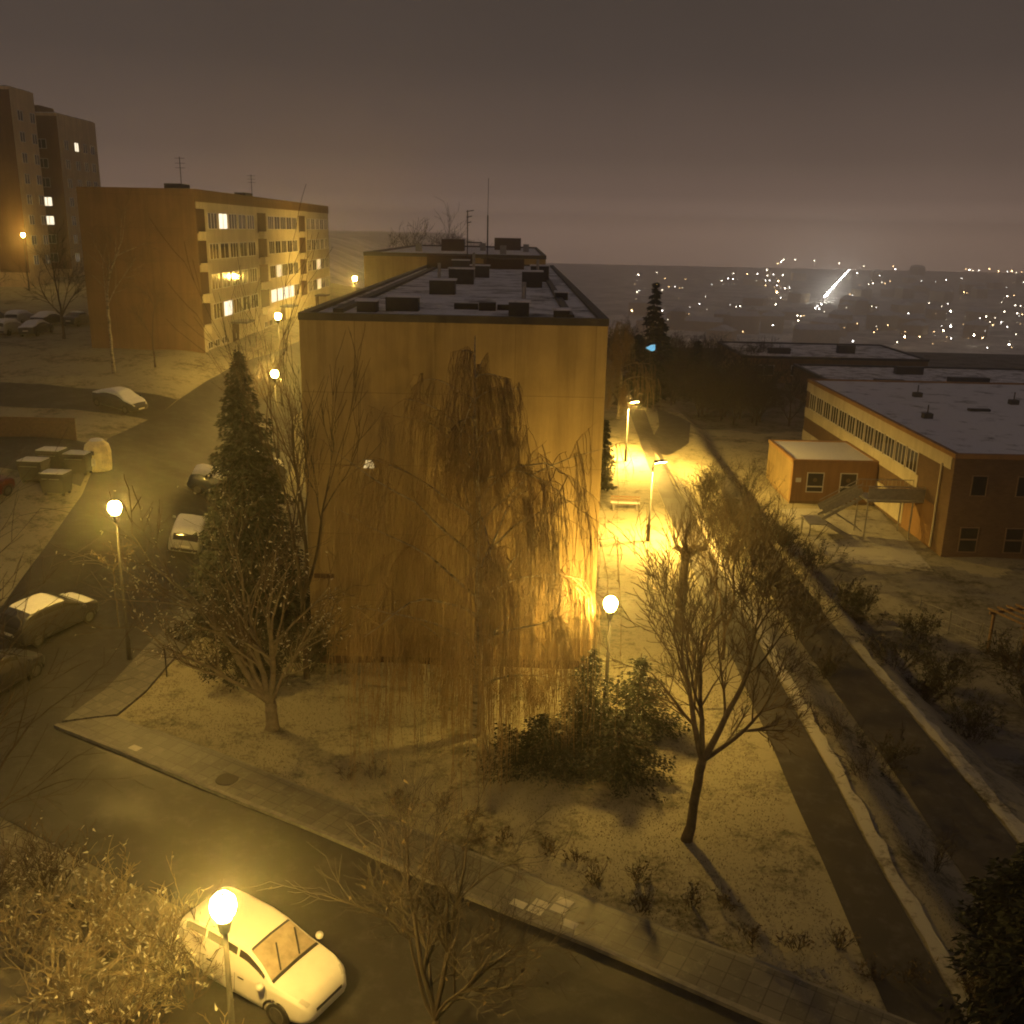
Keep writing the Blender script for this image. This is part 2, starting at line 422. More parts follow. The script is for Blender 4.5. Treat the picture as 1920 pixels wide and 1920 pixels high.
# footpath on the right of the block
ribbon('footpath', MT['path'], [(8.5, 8), (8.95, 19), (9.3, 31), (9.6, 45), (10.3, 70), (11.6, 97)], [(10.3, 8), (10.62, 19), (10.75, 28), (11.1, 45), (11.9, 70), (13.2, 97)], 0.03, m=4)
ribbon('snow_strip', MT['verge'], [(10.34, 8), (10.66, 19), (10.79, 28), (11.14, 45), (11.94, 70)], [(10.8, 8), (11.1, 19), (11.25, 28), (11.65, 45), (12.6, 70)], 0.075, m=8, rough=0.035)
ribbon('branch_path', MT['path'], [(11.96, 78), (15.5, 84), (17, 92)], [(12.2, 84), (13.7, 90), (14.6, 98)], 0.034, m=6)
ribbon('lower_path', MT['path'], [(13.6, 8), (13.7, 30), (13.6, 42), (14.2, 56), (16, 75)], [(15.9, 8), (16.1, 30), (15.8, 42), (16, 56), (17.6, 75)], 0.03, m=6)
ribbon('snow_bank', MT['verge'], [(16.14, 22), (16.14, 30), (15.85, 42)], [(16.7, 22), (16.8, 30), (16.3, 42)], 0.075, m=8, rough=0.05)
ribbon('nursery_yard', MT['verge'], [(20.9, 59.5), (20.6, 72)], [(26.8, 58), (28.4, 72)], 0.03, m=10)

# ------------------------------------------------------------------ buildings
def part(name, mat, parent, *boxes, bevel=0):
    m = MB()
    for b in boxes: m.box(*b)
    return m.build(name, mat, parent, bevel=bevel)

def window_x(parent, x, y0, y1, z0, z1, facing, pane_mat, bars=2):
    """window in a wall x = const; facing = +1 or -1. frame is the part, pane the sub-part"""
    f = MB(); t = 0.07
    a, b = (x-0.05*0, x+0.05*facing) if facing > 0 else (x-0.05, x)
    f.box(a, b, y0, y1, z0, z0+t).box(a, b, y0, y1, z1-t, z1).box(a, b, y0, y0+t, z0+t, z1-t).box(a, b, y1-t, y1, z0+t, z1-t)
    for k in range(1, bars):
        yy = y0 + (y1-y0)*k/bars; f.box(a, b, yy-t/2, yy+t/2, z0+t, z1-t)
    w = f.build('window', MT['frame'], parent)
    p = MB().box(min(x, x+0.02*facing), max(x, x+0.02*facing), y0+t*0.5, y1-t*0.5, z0+t*0.5, z1-t*0.5).build('pane', pane_mat, w)
    return w

def window_y(parent, y, x0, x1, z0, z1, pane_mat, bars=2, rail=None, frame='frame'):
    f = MB(); t = 0.07; a, b = y-0.05, y
    f.box(x0, x1, a, b, z0, z0+t).box(x0, x1, a, b, z1-t, z1).box(x0, x0+t, a, b, z0+t, z1-t).box(x1-t, x1, a, b, z0+t, z1-t)
    for k in range(1, bars):
        xx = x0 + (x1-x0)*k/bars; f.box(xx-t/2, xx+t/2, a, b, z0+t, z1-t)
    if rail: f.box(x0+t, x1-t, a-0.002, b, rail-0.05, rail+0.05)
    w = f.build('window', MT[frame], parent)
    MB().box(x0+t*0.5, x1-t*0.5, y-0.02, y, z0+t*0.5, z1-t*0.5).build('pane', pane_mat, w)
    return w

# --- the block in the middle: blank ochre end wall towards us
def middle_block():
    x0, x1, y0, y1, zr = -8.05, 3.42, 36.4, 95.0, 14.12
    t = empty('apartment_block', ((x0+x1)/2, y0, 0), 0, 'ochre flat-roofed apartment block in the middle, with a blank end wall behind the birch', 'apartment block')
    def P(name, mat, *b, **k):
        c = ((x0+x1)/2, y0, 0)
        return part(name, mat, t, *[(q[0]-c[0], q[1]-c[0]*0-c[1], 0, 0, 0, 0) if False else (q[0]-c[0], q[1]-c[0], q[2]-c[1], q[3]-c[1], q[4], q[5]) for q in b], **k)
    ox, oy = (x0+x1)/2, y0
    P('wall', MT['ochre'], (x0, x1, y0, y1, 1.25, zr-0.25))
    P('plinth', MT['plinth'], (x0+0.06, x1-0.06, y0+0.06, y1-0.06, -3.0, 1.25))
    P('foundation_strip', MT['brown_panel'], (x0+0.03, x1-0.03, y0+0.03, y1-0.03, -3.0, 0.32))
    P('roof', MT['roof'], (x0+0.3, x1-0.3, y0+0.3, y1-0.3, zr-0.25, zr-0.12))
    P('parapet', MT['tin'], (x0-0.03, x1+0.03, y0-0.03, y0+0.3, zr-0.25, zr+0.02), (x0-0.03, x1+0.03, y1-0.3, y1+0.03, zr-0.25, zr+0.02),
      (x0-0.03, x0+0.3, y0+0.3, y1-0.3, zr-0.25, zr+0.02), (x1-0.3, x1+0.03, y0+0.3, y1-0.3, zr-0.25, zr+0.02))
    P('roof_edge_gutter', MT['tin'], (x0+0.9, x0+1.3, y0+2, y1-3, zr-0.12, zr+0.03), (x1-1.5, x1-1.2, y0+1.2, y1-3, zr-0.12, zr+0.03))
    # ventilation heads with a snow cap each
    for (vx, vy, w, d, hh) in ((-5.9, 39.2, 0.75, 0.9, 0.42), (-4.6, 40.0, 1.3, 0.8, 0.55), (-3.8, 51, 1.3, 1.1, 0.7), (-3.4, 61, 1.5, 1.1, 0.9), (-2.6, 70, 1.3, 1, 0.8),
                               (0.1, 38.6, 0.8, 0.9, 0.55), (0.9, 59, 1.2, 1.0, 0.9), (1.5, 66, 1.2, 1.0, 1.0), (1.75, 38.1, 0.6, 0.6, 0.3), (-4.4, 78, 1.3, 1, 0.9), (2.2, 48.5, 0.6, 0.6, 0.35)):
        v = P('vent_head', MT['vent'], (vx-w/2, vx+w/2, vy-d/2, vy+d/2, zr-0.12, zr-0.12+hh))
        P2 = MB().box(vx-w/2-0.06-ox, vx+w/2+0.06-ox, vy-d/2-0.06-oy, vy+d/2+0.06-oy, zr-0.12+hh, zr-0.05+hh).build('vent_cap', MT['roof_full'], v)
    for (vx, vy, hh) in ((-4.1, 52.5, 1.5), (-2.9, 66.5, 1.7), (0.3, 40.5, 1.2), (1.3, 63, 1.5), (-3.2, 74, 1.6)):
        MB().tube([(vx-ox, vy-oy, zr-0.12), (vx-ox, vy-oy, zr-0.12+hh)], 0.09, 8).build('vent_pipe', MT['steel'], t)
    P('roof_duct', MT['tin'], (-2.6, -1.6, 41.2, 41.6, zr-0.12, zr+0.12), (-1.55, -0.85, 40.7, 41.5, zr-0.12, zr+0.2), (-0.8, -0.1, 41.2, 41.5, zr-0.12, zr+0.1))
    P('machine_room', MT['brown_panel'], (-7.6, -3.9, 84, 90, zr-0.12, zr+0.95), (-2.9, 0.6, 86, 91, zr-0.12, zr+0.7))
    m = MB().tube([(-2.4-ox, 80-oy, zr-0.1), (-2.4-ox, 80-oy, zr+4.2)], 0.06, 6).tube([(-2.4-ox, 80-oy, zr+4.1), (-2.38-ox, 80-oy, zr+7.0)], 0.022, 5)
    m.bar((-2.9-ox, 80-oy, zr+0.9), (-1.9-ox, 80-oy, zr+0.9), 0.03)
    m.build('antenna_mast', MT['tin'], t)
    m = MB().tube([(-4.1-ox, 82-oy, zr-0.1), (-4.1-ox, 82-oy, zr+4.6)], 0.05, 6)
    for k, w in enumerate((0.5, 0.35, 0.3)):
        m.bar((-4.1-ox-w*0.2, 82-oy, zr+4.5-k*0.45), (-4.1-ox+w, 82-oy, zr+4.6-k*0.45), 0.04)
    m.bar((-4.1-ox, 82-oy, zr+2.1), (-2.9-ox, 82-oy, zr+2.1), 0.05)
    m.build('aerial', MT['tin'], t)
    # small lamp and a louvre on the end wall
    m = MB().raw([(a*0.16, -0.26, 0.10+0) if False else (a*sc_, yy, zz) for (sc_, yy, zz) in ((0.19, -0.24, -0.12), (0.12, -0.02, 0.14)) for a in (-1, 1)] +
                 [(-0.19, -0.0, -0.12), (0.19, 0.0, -0.12)], [(0, 1, 3, 2), (0, 2, 4), (1, 5, 3), (0, 4, 5, 1), (2, 3, 5, 4)])
    wl = m.build('wall_lamp', emit('wall_lamp_glass', (1.0, 0.72, 0.3), 0.9, False), t, loc=(-5.55-ox, -0.004, 8.45))
    P('wall_louvre', MT['brown_panel'], (-7.85, -7.05, y0-0.04, y0, 3.72, 3.9))
    P('panel_joint', MT['plinth'], (x0+0.02, x1-0.02, y0-0.018, y0, 1.25, 1.33))
    # long sides
    for k in range(4):
        z = 2.5 + k*2.8
        for j in range(10):
            yy = y0 + 3 + j*5.6
            for xx, fc in ((x1, 1), (x0, -1)):
                lit = (fc > 0 and (j, k) in ((1, 2), (4, 0), (7, 3))) or (fc < 0 and (j, k) in ((2, 1), (6, 2)))
                window_x(t, xx-ox, yy-oy, yy+2.4-oy, z, z+1.5, fc, MT['lit_warm'] if lit else MT['glass'])
    return t
middle_block()

# --- cream block up on the left with three stair sections
def left_block():
    xf, y0, L, zb, zr = -28.3, 88.5, 62.0, 5.2, 20.15
    x0 = xf-10.2
    t = empty('apartment_block', (xf, y0, zb), 0, 'four-storey block on the left with orange end wall and cream windowed front', 'apartment block')
    def P(name, mat, *b, **k): return part(name, mat, t, *[(q[0], q[1], q[2], q[3], q[4]-zb, q[5]-zb) for q in b], **k)
    P('end_wall', MT['orange'], (x0-xf, 0, 0, 0.35, zb-2, zr-0.02))
    P('wall', MT['cream'], (x0-xf+0.1, 0, 0.35, L, zb-2, zr-1.05))
    P('parapet', MT['orange'], (x0-xf+0.05, 0.06, 0.35, L+0.05, zr-1.05, zr))
    P('roof', MT['roof'], (x0-xf+0.4, -0.4, 0.8, L-0.4, zr, zr+0.02))
    P('roof_hatch', MT['vent'], (-3.4, -1.9, 2.5, 5, zr+0.02, zr+0.5))
    P('roof_hatch', MT['vent'], (-2.6, -1.4, 22, 25, zr+0.02, zr+0.45))
    for (ax, ay, ah) in ((-2.0, 3.0, 2.8), (-1.2, 24, 2.4)):
        m = MB().tube([(ax, ay, zr-zb), (ax, ay, zr-zb+ah)], 0.035, 6)
        for q in (0.95, 0.8, 0.66): m.bar((ax-0.45, ay, zr-zb+ah*q), (ax+0.45, ay, zr-zb+ah*q), 0.02)
        m.build('aerial', MT['tin'], t)
    S = L/3; fl = 2.72
    lit = {(0, 3, 1): 'lit_cold', (0, 0, 1): 'lit_cold', (1, 1, 1): 'lit_warm', (1, 0, 0): 'lit_cold', (1, 0, 1): 'lit_cold', (1, 0, 2): 'lit_cold', (1, 0, 3): 'lit_cold', (2, 1, 2): 'lit_warm', (2, 0, 2): 'lit_warm'}
    for s in range(3):
        ya = s*S
        lw = 2.6 if s == 0 else 4.0
        for k in range(4):
            z = 8.6 + k*fl - zb
            P('loggia', MT['brown_panel'], (0, 0.03, ya+0.3, ya+lw, z+zb-0.35, z+zb+1.75))
            P('balcony_front', MT['cream'], (0.03, 0.62, ya+0.6, ya+lw-0.5, z+zb-0.95, z+zb-0.2))
            n = 5; w = (S-lw-1.4)/n
            for j in range(n):
                a = ya+lw+0.7+j*w
                key = lit.get((s, k, j))
                window_x(t, 0.0, a+0.15, a+w-0.35, z, z+1.5, 1, MT[key] if key else MT['glass'], 2 if j % 2 else 3)
        for j in range(3):
            window_x(t, 0.0, ya+1.2+j*2.2, ya+2.6+j*2.2, 0.9, 1.6, 1, MT['glass'])
        d = P('entrance_door', MT['brown_panel'], (0, 0.05, ya+9.2, ya+11.4, zb+0.1, zb+2.5))
        MB().box(0.05, 0.1, ya+10.2, ya+10.35, 1.0, 1.5).build('handle', MT['steel'], d)
        P('entrance_canopy', MT['tin'], (0, 1.6, ya+8.8, ya+11.8, zb+2.6, zb+2.78))
    P('facade_panel', MT['ochre'], (0, 0.025, 0.36, 7.5, zb+0, zb+0.6))
left_block()

# --- two tower blocks in the haze
def tower(x0, x1, y0, y1, z0, z1, label, lit, side=()):
    t = empty('tower_block', ((x0+x1)/2, y0, z0), 0, label, 'tower block')
    ox = (x0+x1)/2
    part('wall', MT['tower'], t, (x0-ox, x1-ox, 0, y1-y0, -6, z1-z0))
    part('roof', MT['roof'], t, (x0-ox+0.3, x1-ox-0.3, 0.3, y1-y0-0.3, z1-z0, z1-z0+0.15))
    part('lift_house', MT['orange'], t, (-2.5, 2.5, 3, 8, z1-z0+0.15, z1-z0+1.4))
    part('stair_panel', MT['orange'], t, (x1-ox-4.2, x1-ox, -0.03, 0, 0, z1-z0-0.4))
    nf = int((z1-z0-1)/2.8); i = 0
    for k in range(nf):
        for j, fx in enumerate((-0.62, -0.2, 0.22, 0.46)):
            a = fx*(x1-x0)/2
            if (k, j) == (0, 0):
                for q in range(nf):
                    for w_, yy in enumerate((1.6, 5.2, 8.4, 11.2)):
                        if yy+1.5 < y1-y0: window_x(t, x1-ox, yy, yy+1.5, 1.0+q*2.8, 2.4+q*2.8, 1, MT['lit_cold'] if (q, w_) in side else MT['glass'])
            window_y(t, -0.031 if a > x1-ox-4.3 else 0.0, a, a+1.5, 1.0+k*2.8, 2.4+k*2.8, MT['lit_cold'] if (k, j) in lit else MT['glass'])
tower(-83, -70.2, 157, 171, 10, 32.9, 'hazy tower block with one lit window, right one of the pair at the far left', {(3, 3), (2, 3)}, {(6, 1)})
tower(-94, -70.1, 143, 150, 10, 34.8, 'tallest hazy tower block at the far left edge', set())

# --- block behind the middle one
def back_block():
    x0, x1, y0, y1, zr = -17.2, 3.2, 112.0, 172.0, 14.6
    t = empty('apartment_block', ((x0+x1)/2, y0, 0), 0, 'flat-roofed block with orange wall peeping out behind the roof of the middle block', 'apartment block')
    ox = (x0+x1)/2
    part('wall', MT['ochre'], t, (x0-ox, x1-ox, 0, y1-y0, -4, zr-0.4))
    part('parapet', MT['tin'], t, (x0-ox-0.05, x1-ox+0.05, -0.05, 0.3, zr-0.4, zr), (x0-ox-0.05, x1-ox+0.05, y1-y0-0.3, y1-y0, zr-0.4, zr),
         (x0-ox-0.05, x0-ox+0.3, 0.3, y1-y0-0.3, zr-0.4, zr), (x1-ox-0.3, x1-ox+0.05, 0.3, y1-y0-0.3, zr-0.4, zr))
    part('roof', MT['roof_full'], t, (x0-ox+0.3, x1-ox-0.3, 0.3, y1-y0-0.3, zr-0.4, zr-0.25))
    part('lift_house', MT['brown_panel'], t, (-3.5, -0.5, 26, 31, zr-0.25, zr+1.3))
    part('lift_house', MT['brown_panel'], t, (3.5, 7.5, 40, 45, zr-0.25, zr+1.5))
    for i, (vx, vy) in enumerate(((-6, 20), (5.2, 14), (8.2, 30), (2, 33))):
        part('vent_head', MT['steel'], t, (vx-0.4, vx+0.4, vy-0.4, vy+0.4, zr-0.25, zr+0.8))
back_block()

# --- nursery school on the right
def nursery():
    x0, x1, y0, y1, zb, zr = 28.5, 50.0, 61.0, 94.0, -3.0, 4.0
    t = empty('nursery_school', (x0, y0, zb), 0, 'two-storey brown brick school with white ribbon windows and snowy flat roof at the right', 'school')
    W = x1-x0; L = y1-y0; Hh = zr-zb
    part('wall', MT['brick'], t, (0, W, 0, L, -1.5, Hh-0.3))
    part('roof', MT['roof_full'], t, (0.25, W-0.25, 0.25, L-0.25, Hh-0.3, Hh-0.14))
    part('roof_rim', MT['kg_orange'], t, (-0.08, W, -0.08, 0.25, Hh-0.3, Hh), (-0.08, W, L-0.25, L+0.05, Hh-0.3, Hh), (-0.08, 0.25, 0.25, L-0.25, Hh-0.3, Hh), (W-0.25, W, 0.25, L-0.25, Hh-0.3, Hh))
    part('facade_band', MT['cream'], t, (-0.05, 0, 0.4, L-0.05, Hh-1.15, Hh-0.301), (-0.05, 0, 5.2, L-0.05, 3.35, 4.25))
    part('facade_band', MT['cream'], t, (-0.05, 0, 7.0, L-0.05, 0.2, 2.0))
    y = 5.6
    while y < L-2.2:
        window_x(t, 0.0, y, y+1.95, 4.27, 5.83, -1, MT['glass'], 3)
        y += 2.2
    for (vx, vy) in ((7, 24), (3.6, 13.5), (12.5, 13), (9.5, 6), (14, 21), (17.5, 16)):
        v = part('vent_head', MT['vent'], t, (vx-0.35, vx+0.35, vy-0.3, vy+0.3, Hh-0.14, Hh+0.25))
        MB().tube([(vx, vy, Hh+0.25), (vx, vy, Hh+0.9)], 0.05, 6).build('vent_pipe', MT['vent'], v)
    part('roof_duct', MT['tin'], t, (8.5, 10.2, 17, 17.5, Hh-0.14, Hh+0.05))
    # end wall towards us
    window_y(t, 0.0, 1.25, 2.3, 4.2, 5.6, MT['glass'], 1, frame='frame_brown')
    for wx in (1.0, 4.0): window_y(t, 0.0, wx, wx+1.25, 0.35, 2.1, MT['glass'], 1, rail=1.25, frame='frame_brown')
    window_y(t, 0.0, 4.2, 5.6, 4.2, 5.6, MT['glass'], 2, frame='frame_brown')
    part('red_panel', MT['red'], t, (6.0, 8.6, -0.05, 0, 0, 3.0))
    MB().tube([(-0.12, 1.6, 0.2), (-0.12, 1.6, Hh-1.0)], 0.07, 8).build('downpipe', MT['cream'], t)
    part('terracotta_panel', MT['kg_orange'], t, (-0.04, 0, 1.8, 6.9, 0, 3.0))
    # one-storey annex in front of the long side
    a = empty('school_annex', (21.85, 73.6, -3), 0, 'small square orange annex with two dark windows and a flat snowy roof', 'annex')
    w, l, hh = 6.6, 7.5, 3.55
    part('wall', MT['kg_orange'], a, (0, w, 0, l, -1.2, hh-0.25))
    part('plinth', MT['plinth'], a, (-0.03, w, -0.03, l+0.03, -1.2, 0.25))
    part('side_panel', MT['ochre'], a, (-0.025, 0, 0.3, l, 0.25, hh-0.26))
    part('roof_rim', MT['kg_orange'], a, (-0.08, w, -0.08, 0.2, hh-0.25, hh), (-0.08, w, l-0.2, l+0.08, hh-0.25, hh), (-0.08, 0.2, 0.2, l-0.2, hh-0.25, hh), (w-0.2, w, 0.2, l-0.2, hh-0.25, hh))
    part('roof', MT['snow'], a, (0.2, w-0.2, 0.2, l-0.2, hh-0.25, hh-0.08))
    for wx in (1.15, 3.75):
        window_y(a, 0.0, wx, wx+1.35, 0.95, 2.55, MT['glass'], 1, rail=1.42)
        MB().lathe([(0.0, 0), (0.17, 0.0), (0.17, 0.01), (0.0, 0.012)], 12).build('window_sticker', MT['leaf_dry'], a).matrix_local = Matrix.Translation((wx+0.66, -0.025, 1.95)) @ Matrix.Rotation(PI/2, 4, 'X')
    part('notice_board', MT['frame'], a, (0.3, 0.72, -0.03, 0, 1.75, 2.1))
    # steel outside stair
    s = empty('fire_stair', (24.5, 64.5, -3), 0, 'grey steel outside stair with a railed landing on posts beside the school', 'staircase')
    zl = 2.7
    part('landing', MT['steel'], s, (0.0, 3.9, 0, 2.2, zl, zl+0.12))
    for (px, py) in ((0.1, 0.1), (3.2, 0.1), (0.1, 2.1), (3.2, 2.1)):
        MB().tube([(px, py, -0.6), (px, py, zl)], 0.06, 8).build('post', MT['steel'], s)
    for py in (0.03, 2.17):
        m = MB()
        m.bar((0, py, zl+1.1), (3.9, py, zl+1.1), 0.03); m.bar((0, py, zl+0.6), (3.9, py, zl+0.6), 0.02)
        for k in range(14): m.bar((0.02+k*0.3, py, zl+0.12), (0.02+k*0.3, py, zl+1.1), 0.014, 4)
        m.build('railing', MT['steel'], s)
    part('railing_panel', MT['steel'], s, (0.0, 3.9, 0.0, 0.02, zl+0.2, zl+1.0))
    m = MB()   # upper flight runs down away to the left, lower flight comes back
    for k in range(9):
        z = zl-0.17*(k+1); m.box(-0.28*(k+1), -0.28*k, 1.1, 2.15, z, z+0.04)
    for py in (1.1, 2.15):
        m.beam((0, py, zl), (-2.6, py, zl-1.6), 0.05, 0.22); m.bar((0, py, zl+1.05), (-2.6, py, zl-0.5), 0.03)
        m.beam((0, py, zl+0.55), (-2.6, py, zl-1.0), 0.02, 0.5)
    m.build('flight', MT['steel'], s)
    part('half_landing', MT['steel'], s, (-3.8, -2.5, 0.0, 2.2, zl-1.72, zl-1.62))
    for py in (0.1, 2.1): MB().tube([(-3.7, py, -0.6), (-3.7, py, zl-1.7)], 0.05, 8).build('post', MT['steel'], s)
    m = MB()
    for k in range(8):
        z = zl-1.7-0.17*(k+1); m.box(-2.5+0.28*k, -2.22+0.28*k, 0.0, 1.0, z, z+0.04)
    for py in (0.0, 1.0):
        m.beam((-2.5, py, zl-1.7), (-0.1, py, -0.4), 0.05, 0.2); m.bar((-2.5, py, zl-0.6), (-0.1, py, 0.6), 0.03)
    m.build('flight', MT['steel'], s)
nursery()

def low_wing(x0, x1, y0, y1, z0, z1, label, name='school_wing', wall='brick', cat='building', roof='roof', vents=()):
    t = empty(name, (x0, y0, z0), 0, label, cat)
    W, L, Hh = x1-x0, y1-y0, z1-z0
    part('wall', MT[wall], t, (0, W, 0, L, -8, Hh-0.3))
    part('roof_rim', MT['tin'], t, (-0.1, W+0.1, -0.1, 0.3, Hh-0.3, Hh), (-0.1, W+0.1, L-0.3, L+0.1, Hh-0.3, Hh), (-0.1, 0.3, 0.3, L-0.3, Hh-0.3, Hh), (W-0.3, W+0.1, 0.3, L-0.3, Hh-0.3, Hh))
    part('roof', MT[roof], t, (0.3, W-0.3, 0.3, L-0.3, Hh-0.3, Hh-0.2))
    for (vx, vy, w, hh) in vents: part('vent_head', MT['tin'], t, (vx-w, vx+w, vy-0.5, vy+0.5, Hh-0.2, Hh+hh))
    for k in range(int(W/5)):
        window_y(t, 0.0, 1.5+k*5, 4.2+k*5, Hh-2.6, Hh-1.2, MT['glass'])
low_wing(35, 78, 101, 122, -4, 1.9, 'low dark wing with patchy snow roof directly behind the brick school', vents=((6, 5, 1.6, 0.5), (16, 8, 2.2, 0.5), (25, 4, 1.2, 0.6), (33, 12, 2.2, 0.6), (12, 15, 1.6, 0.7)))
low_wing(31, 56, 132, 150, -4, 1.6, 'long low hall with snow-dusted roof among trees beyond the school wing', 'hall', 'plinth', vents=((6, 5, 1.5, 0.6), (16, 7, 1.2, 0.9)))

# ------------------------------------------------------------------ lamps
SODIUM = (1.0, 0.60, 0.11)
LAMPS = []
def lamp(x, y, hh, power, label, style='globe', rz=0.0, z=None):
    z = h(x, y) if z is None else z
    t = empty('street_lamp', (x, y, z), rz, label, 'street lamp', 'sodium street lamps')
    MB().lathe([(0.11, -0.3), (0.11, 0.9), (0.075, 1.0), (0.05, hh-0.55)], 10).build('post', MT['post'], t, smooth=True)
    if style == 'globe':
        r = 0.21
        MB().lathe([(0.09, hh-0.62), (0.13, hh-0.45), (0.16, hh-0.32)], 12).build('collar', MT['post'], t)
        prof = [(0.14, hh-0.27), (0.21, hh-0.2), (0.25, hh-0.05), (0.22, hh+0.1), (0.14, hh+0.19)]
        area = 2*PI*0.22*0.5
        e = emit('lamp_glass', SODIUM, power/(PI*area))
        MB().lathe(prof, 10).build('lamp_globe', e, t, smooth=True)
        MB().lathe([(0.05, hh+0.192), (0.04, hh+0.22), (0.01, hh+0.24)], 12).build('cap', MT['post'], t)
    else:
        MB().tube([(0, 0, hh-0.6), (0.05, 0, hh-0.15), (0.3, 0, hh)], 0.04, 8).build('arm', MT['post'], t, smooth=True)
        MB().beam((0.15, 0, hh+0.02), (0.85, 0, hh+0.06), 0.28, 0.12).build('hood', MT['tin'], t, bevel=0.03)
        e = emit('lamp_glass', SODIUM, power/(PI*0.6*0.2))
        o = MB().raw([(0.2, -0.1, hh-0.043), (0.8, -0.1, hh-0.009), (0.8, 0.1, hh-0.009), (0.2, 0.1, hh-0.043)], [(0, 3, 2, 1)]).build('lamp_glass', e, t)
    return t
PW = 2500
P_ = np.array
def head(px, py, z): return gz(px, py, z)
a = head(418, 1695, 4.9); lamp(a[0], a[1], 4.9 - h(a[0], a[1]), PW*1.05, 'lit street lamp standing right beside the pale frosted hatchback at the bottom')
a = head(215, 950, 6.6); lamp(a[0], a[1], 6.6 - h(a[0], a[1]), PW*1.0, 'lit street lamp on the left beside the bare tree and the dark street')
a = head(1145, 1130, 4.35); lamp(a[0], a[1], 4.35 - h(a[0], a[1]), PW*1.2, 'lit street lamp glowing at the right corner of the ochre end wall')
a = head(515, 700, 7.2); lamp(a[0], a[1], 7.2 - h(a[0], a[1]), PW*1.0, 'lower of two lit lamps between the spruce top and the cream front')
a = head(521, 592, 10.0); lamp(a[0], a[1], 10.0 - h(a[0], a[1]), PW*1.6, 'upper lit lamp in front of the cream block entrance')
a = head(665, 522, 11.0); lamp(a[0], a[1], 11.0 - h(a[0], a[1]), PW*1.6, 'distant lit lamp at the roof edge of the middle block')
a = head(43, 440, 15.3); lamp(a[0], a[1], 15.3 - h(a[0], a[1]), PW*0.45, 'small lit lamp high at the far left over parked cars')
lamp(7.95, 53.7, 4.7, PW*2.2, 'hooded lamp on a slim post by the bench, throwing light on the footpath', 'hood', R(20))
lamp(8.8, 74, 4.7, PW*4.2, 'hooded lamp farther up the footpath under the weeping lit tree', 'hood', R(20))

# ------------------------------------------------------------------ trees
def unit(v):
    v = np.asarray(v, float); return v/(np.linalg.norm(v)+1e-9)

def limb(p, d, L, r0, r1, n, wob, trop=0.0):
    """a wandering branch: returns points, radii"""
    pts = [np.array(p, float)]; d = unit(d)
    for i in range(n):
        d = unit(d + nr.normal(0, wob, 3) + np.array([0, 0, trop]))
        pts.append(pts[-1] + d*L/n)
    return np.array(pts), np.linspace(r0, r1, n+1)

def perp(d, spread, az=None):
    d = unit(d); a = np.cross(d, [0, 0, 1.0] if abs(d[2]) < 0.95 else [1.0, 0, 0]); a = unit(a); b = np.cross(d, a)
    th = nr.uniform(0, 2*PI) if az is None else az
    return unit(d*math.cos(spread) + (a*math.cos(th)+b*math.sin(th))*math.sin(spread))

def sprout(mt, mc, p, d, L, r, lev, P, maxlev, minr=0.006):
    n = max(3, int(L/0.35)) if lev < 2 else 4
    pts, rad = limb(p, d, L, r, max(minr*0.7, r*0.35), n, P.get('wob', 0.12), P.get('trop', 0.04))
    (mt if lev <= P.get('trunk_lev', 1) else mc).tube(pts, rad, 7 if lev == 0 else (5 if lev < 2 else 3), cap=False)
    if lev >= maxlev: return
    k = P['kids'][min(lev, len(P['kids'])-1)]
    for i in range(k):
        f = nr.uniform(P.get('from', 0.3), 1.0) if i else 1.0
        j = min(int(f*n), n); q = pts[j]
        dd = unit(pts[min(j+1, n)]-pts[max(j-1, 0)])
        sprout(mt, mc, q, perp(dd, nr.uniform(*P.get('spread', (0.35, 0.8)))), L*nr.uniform(*P.get('ratio', (0.45, 0.7))), max(minr, rad[j]*nr.uniform(0.5, 0.75)), lev+1, P, maxlev, minr)

def bare_tree(x, y, stems, P, label, group=None, name='bare_tree', trunk_h=0.8, trunk_r=0.22, lean=(0, 0), cat='tree', bark='bark', twig='twig', maxlev=4, leaves=0, leafmat='leaf_dry', minr=0.010):
    nr.seed((sum(ord(q)*(i_+3) for i_, q in enumerate(label)) + int(abs(x)*131 + abs(y)*977)) % 100003)
    z = h(x, y)
    t = empty(name, (x, y, z), 0, label, cat, group)
    mt, mc = MB(), MB()
    top = np.array([lean[0], lean[1], trunk_h])
    if trunk_h > 0:
        n = max(3, int(trunk_h/0.3))
        s = np.linspace(0, 1, n+1)
        pts = np.stack([top[0]*s, top[1]*s, -0.25 + (trunk_h+0.25)*s], 1)
        pts[1:-1, :2] += nr.normal(0, 0.02, (n-1, 2))
        rad = trunk_r*(0.78 + 0.5*np.exp(-s*6)); mt.tube(pts, rad, 9)
    for (d, L, r) in stems: sprout(mt, mc, top, d, L, r, 0, P, maxlev, minr)
    if leaves:
        src = np.concatenate(mc.v); idx = nr.randint(0, len(src), leaves)
        leaf_cards(mc2 := MB(), src[idx] + nr.normal(0, 0.05, (leaves, 3)), 0.05, 0.11)
        mc2.build('foliage', MT[leafmat], t)
    mt.build('trunk', MT[bark], t, smooth=True)
    mc.build('crown', MT[twig], t)
    return t

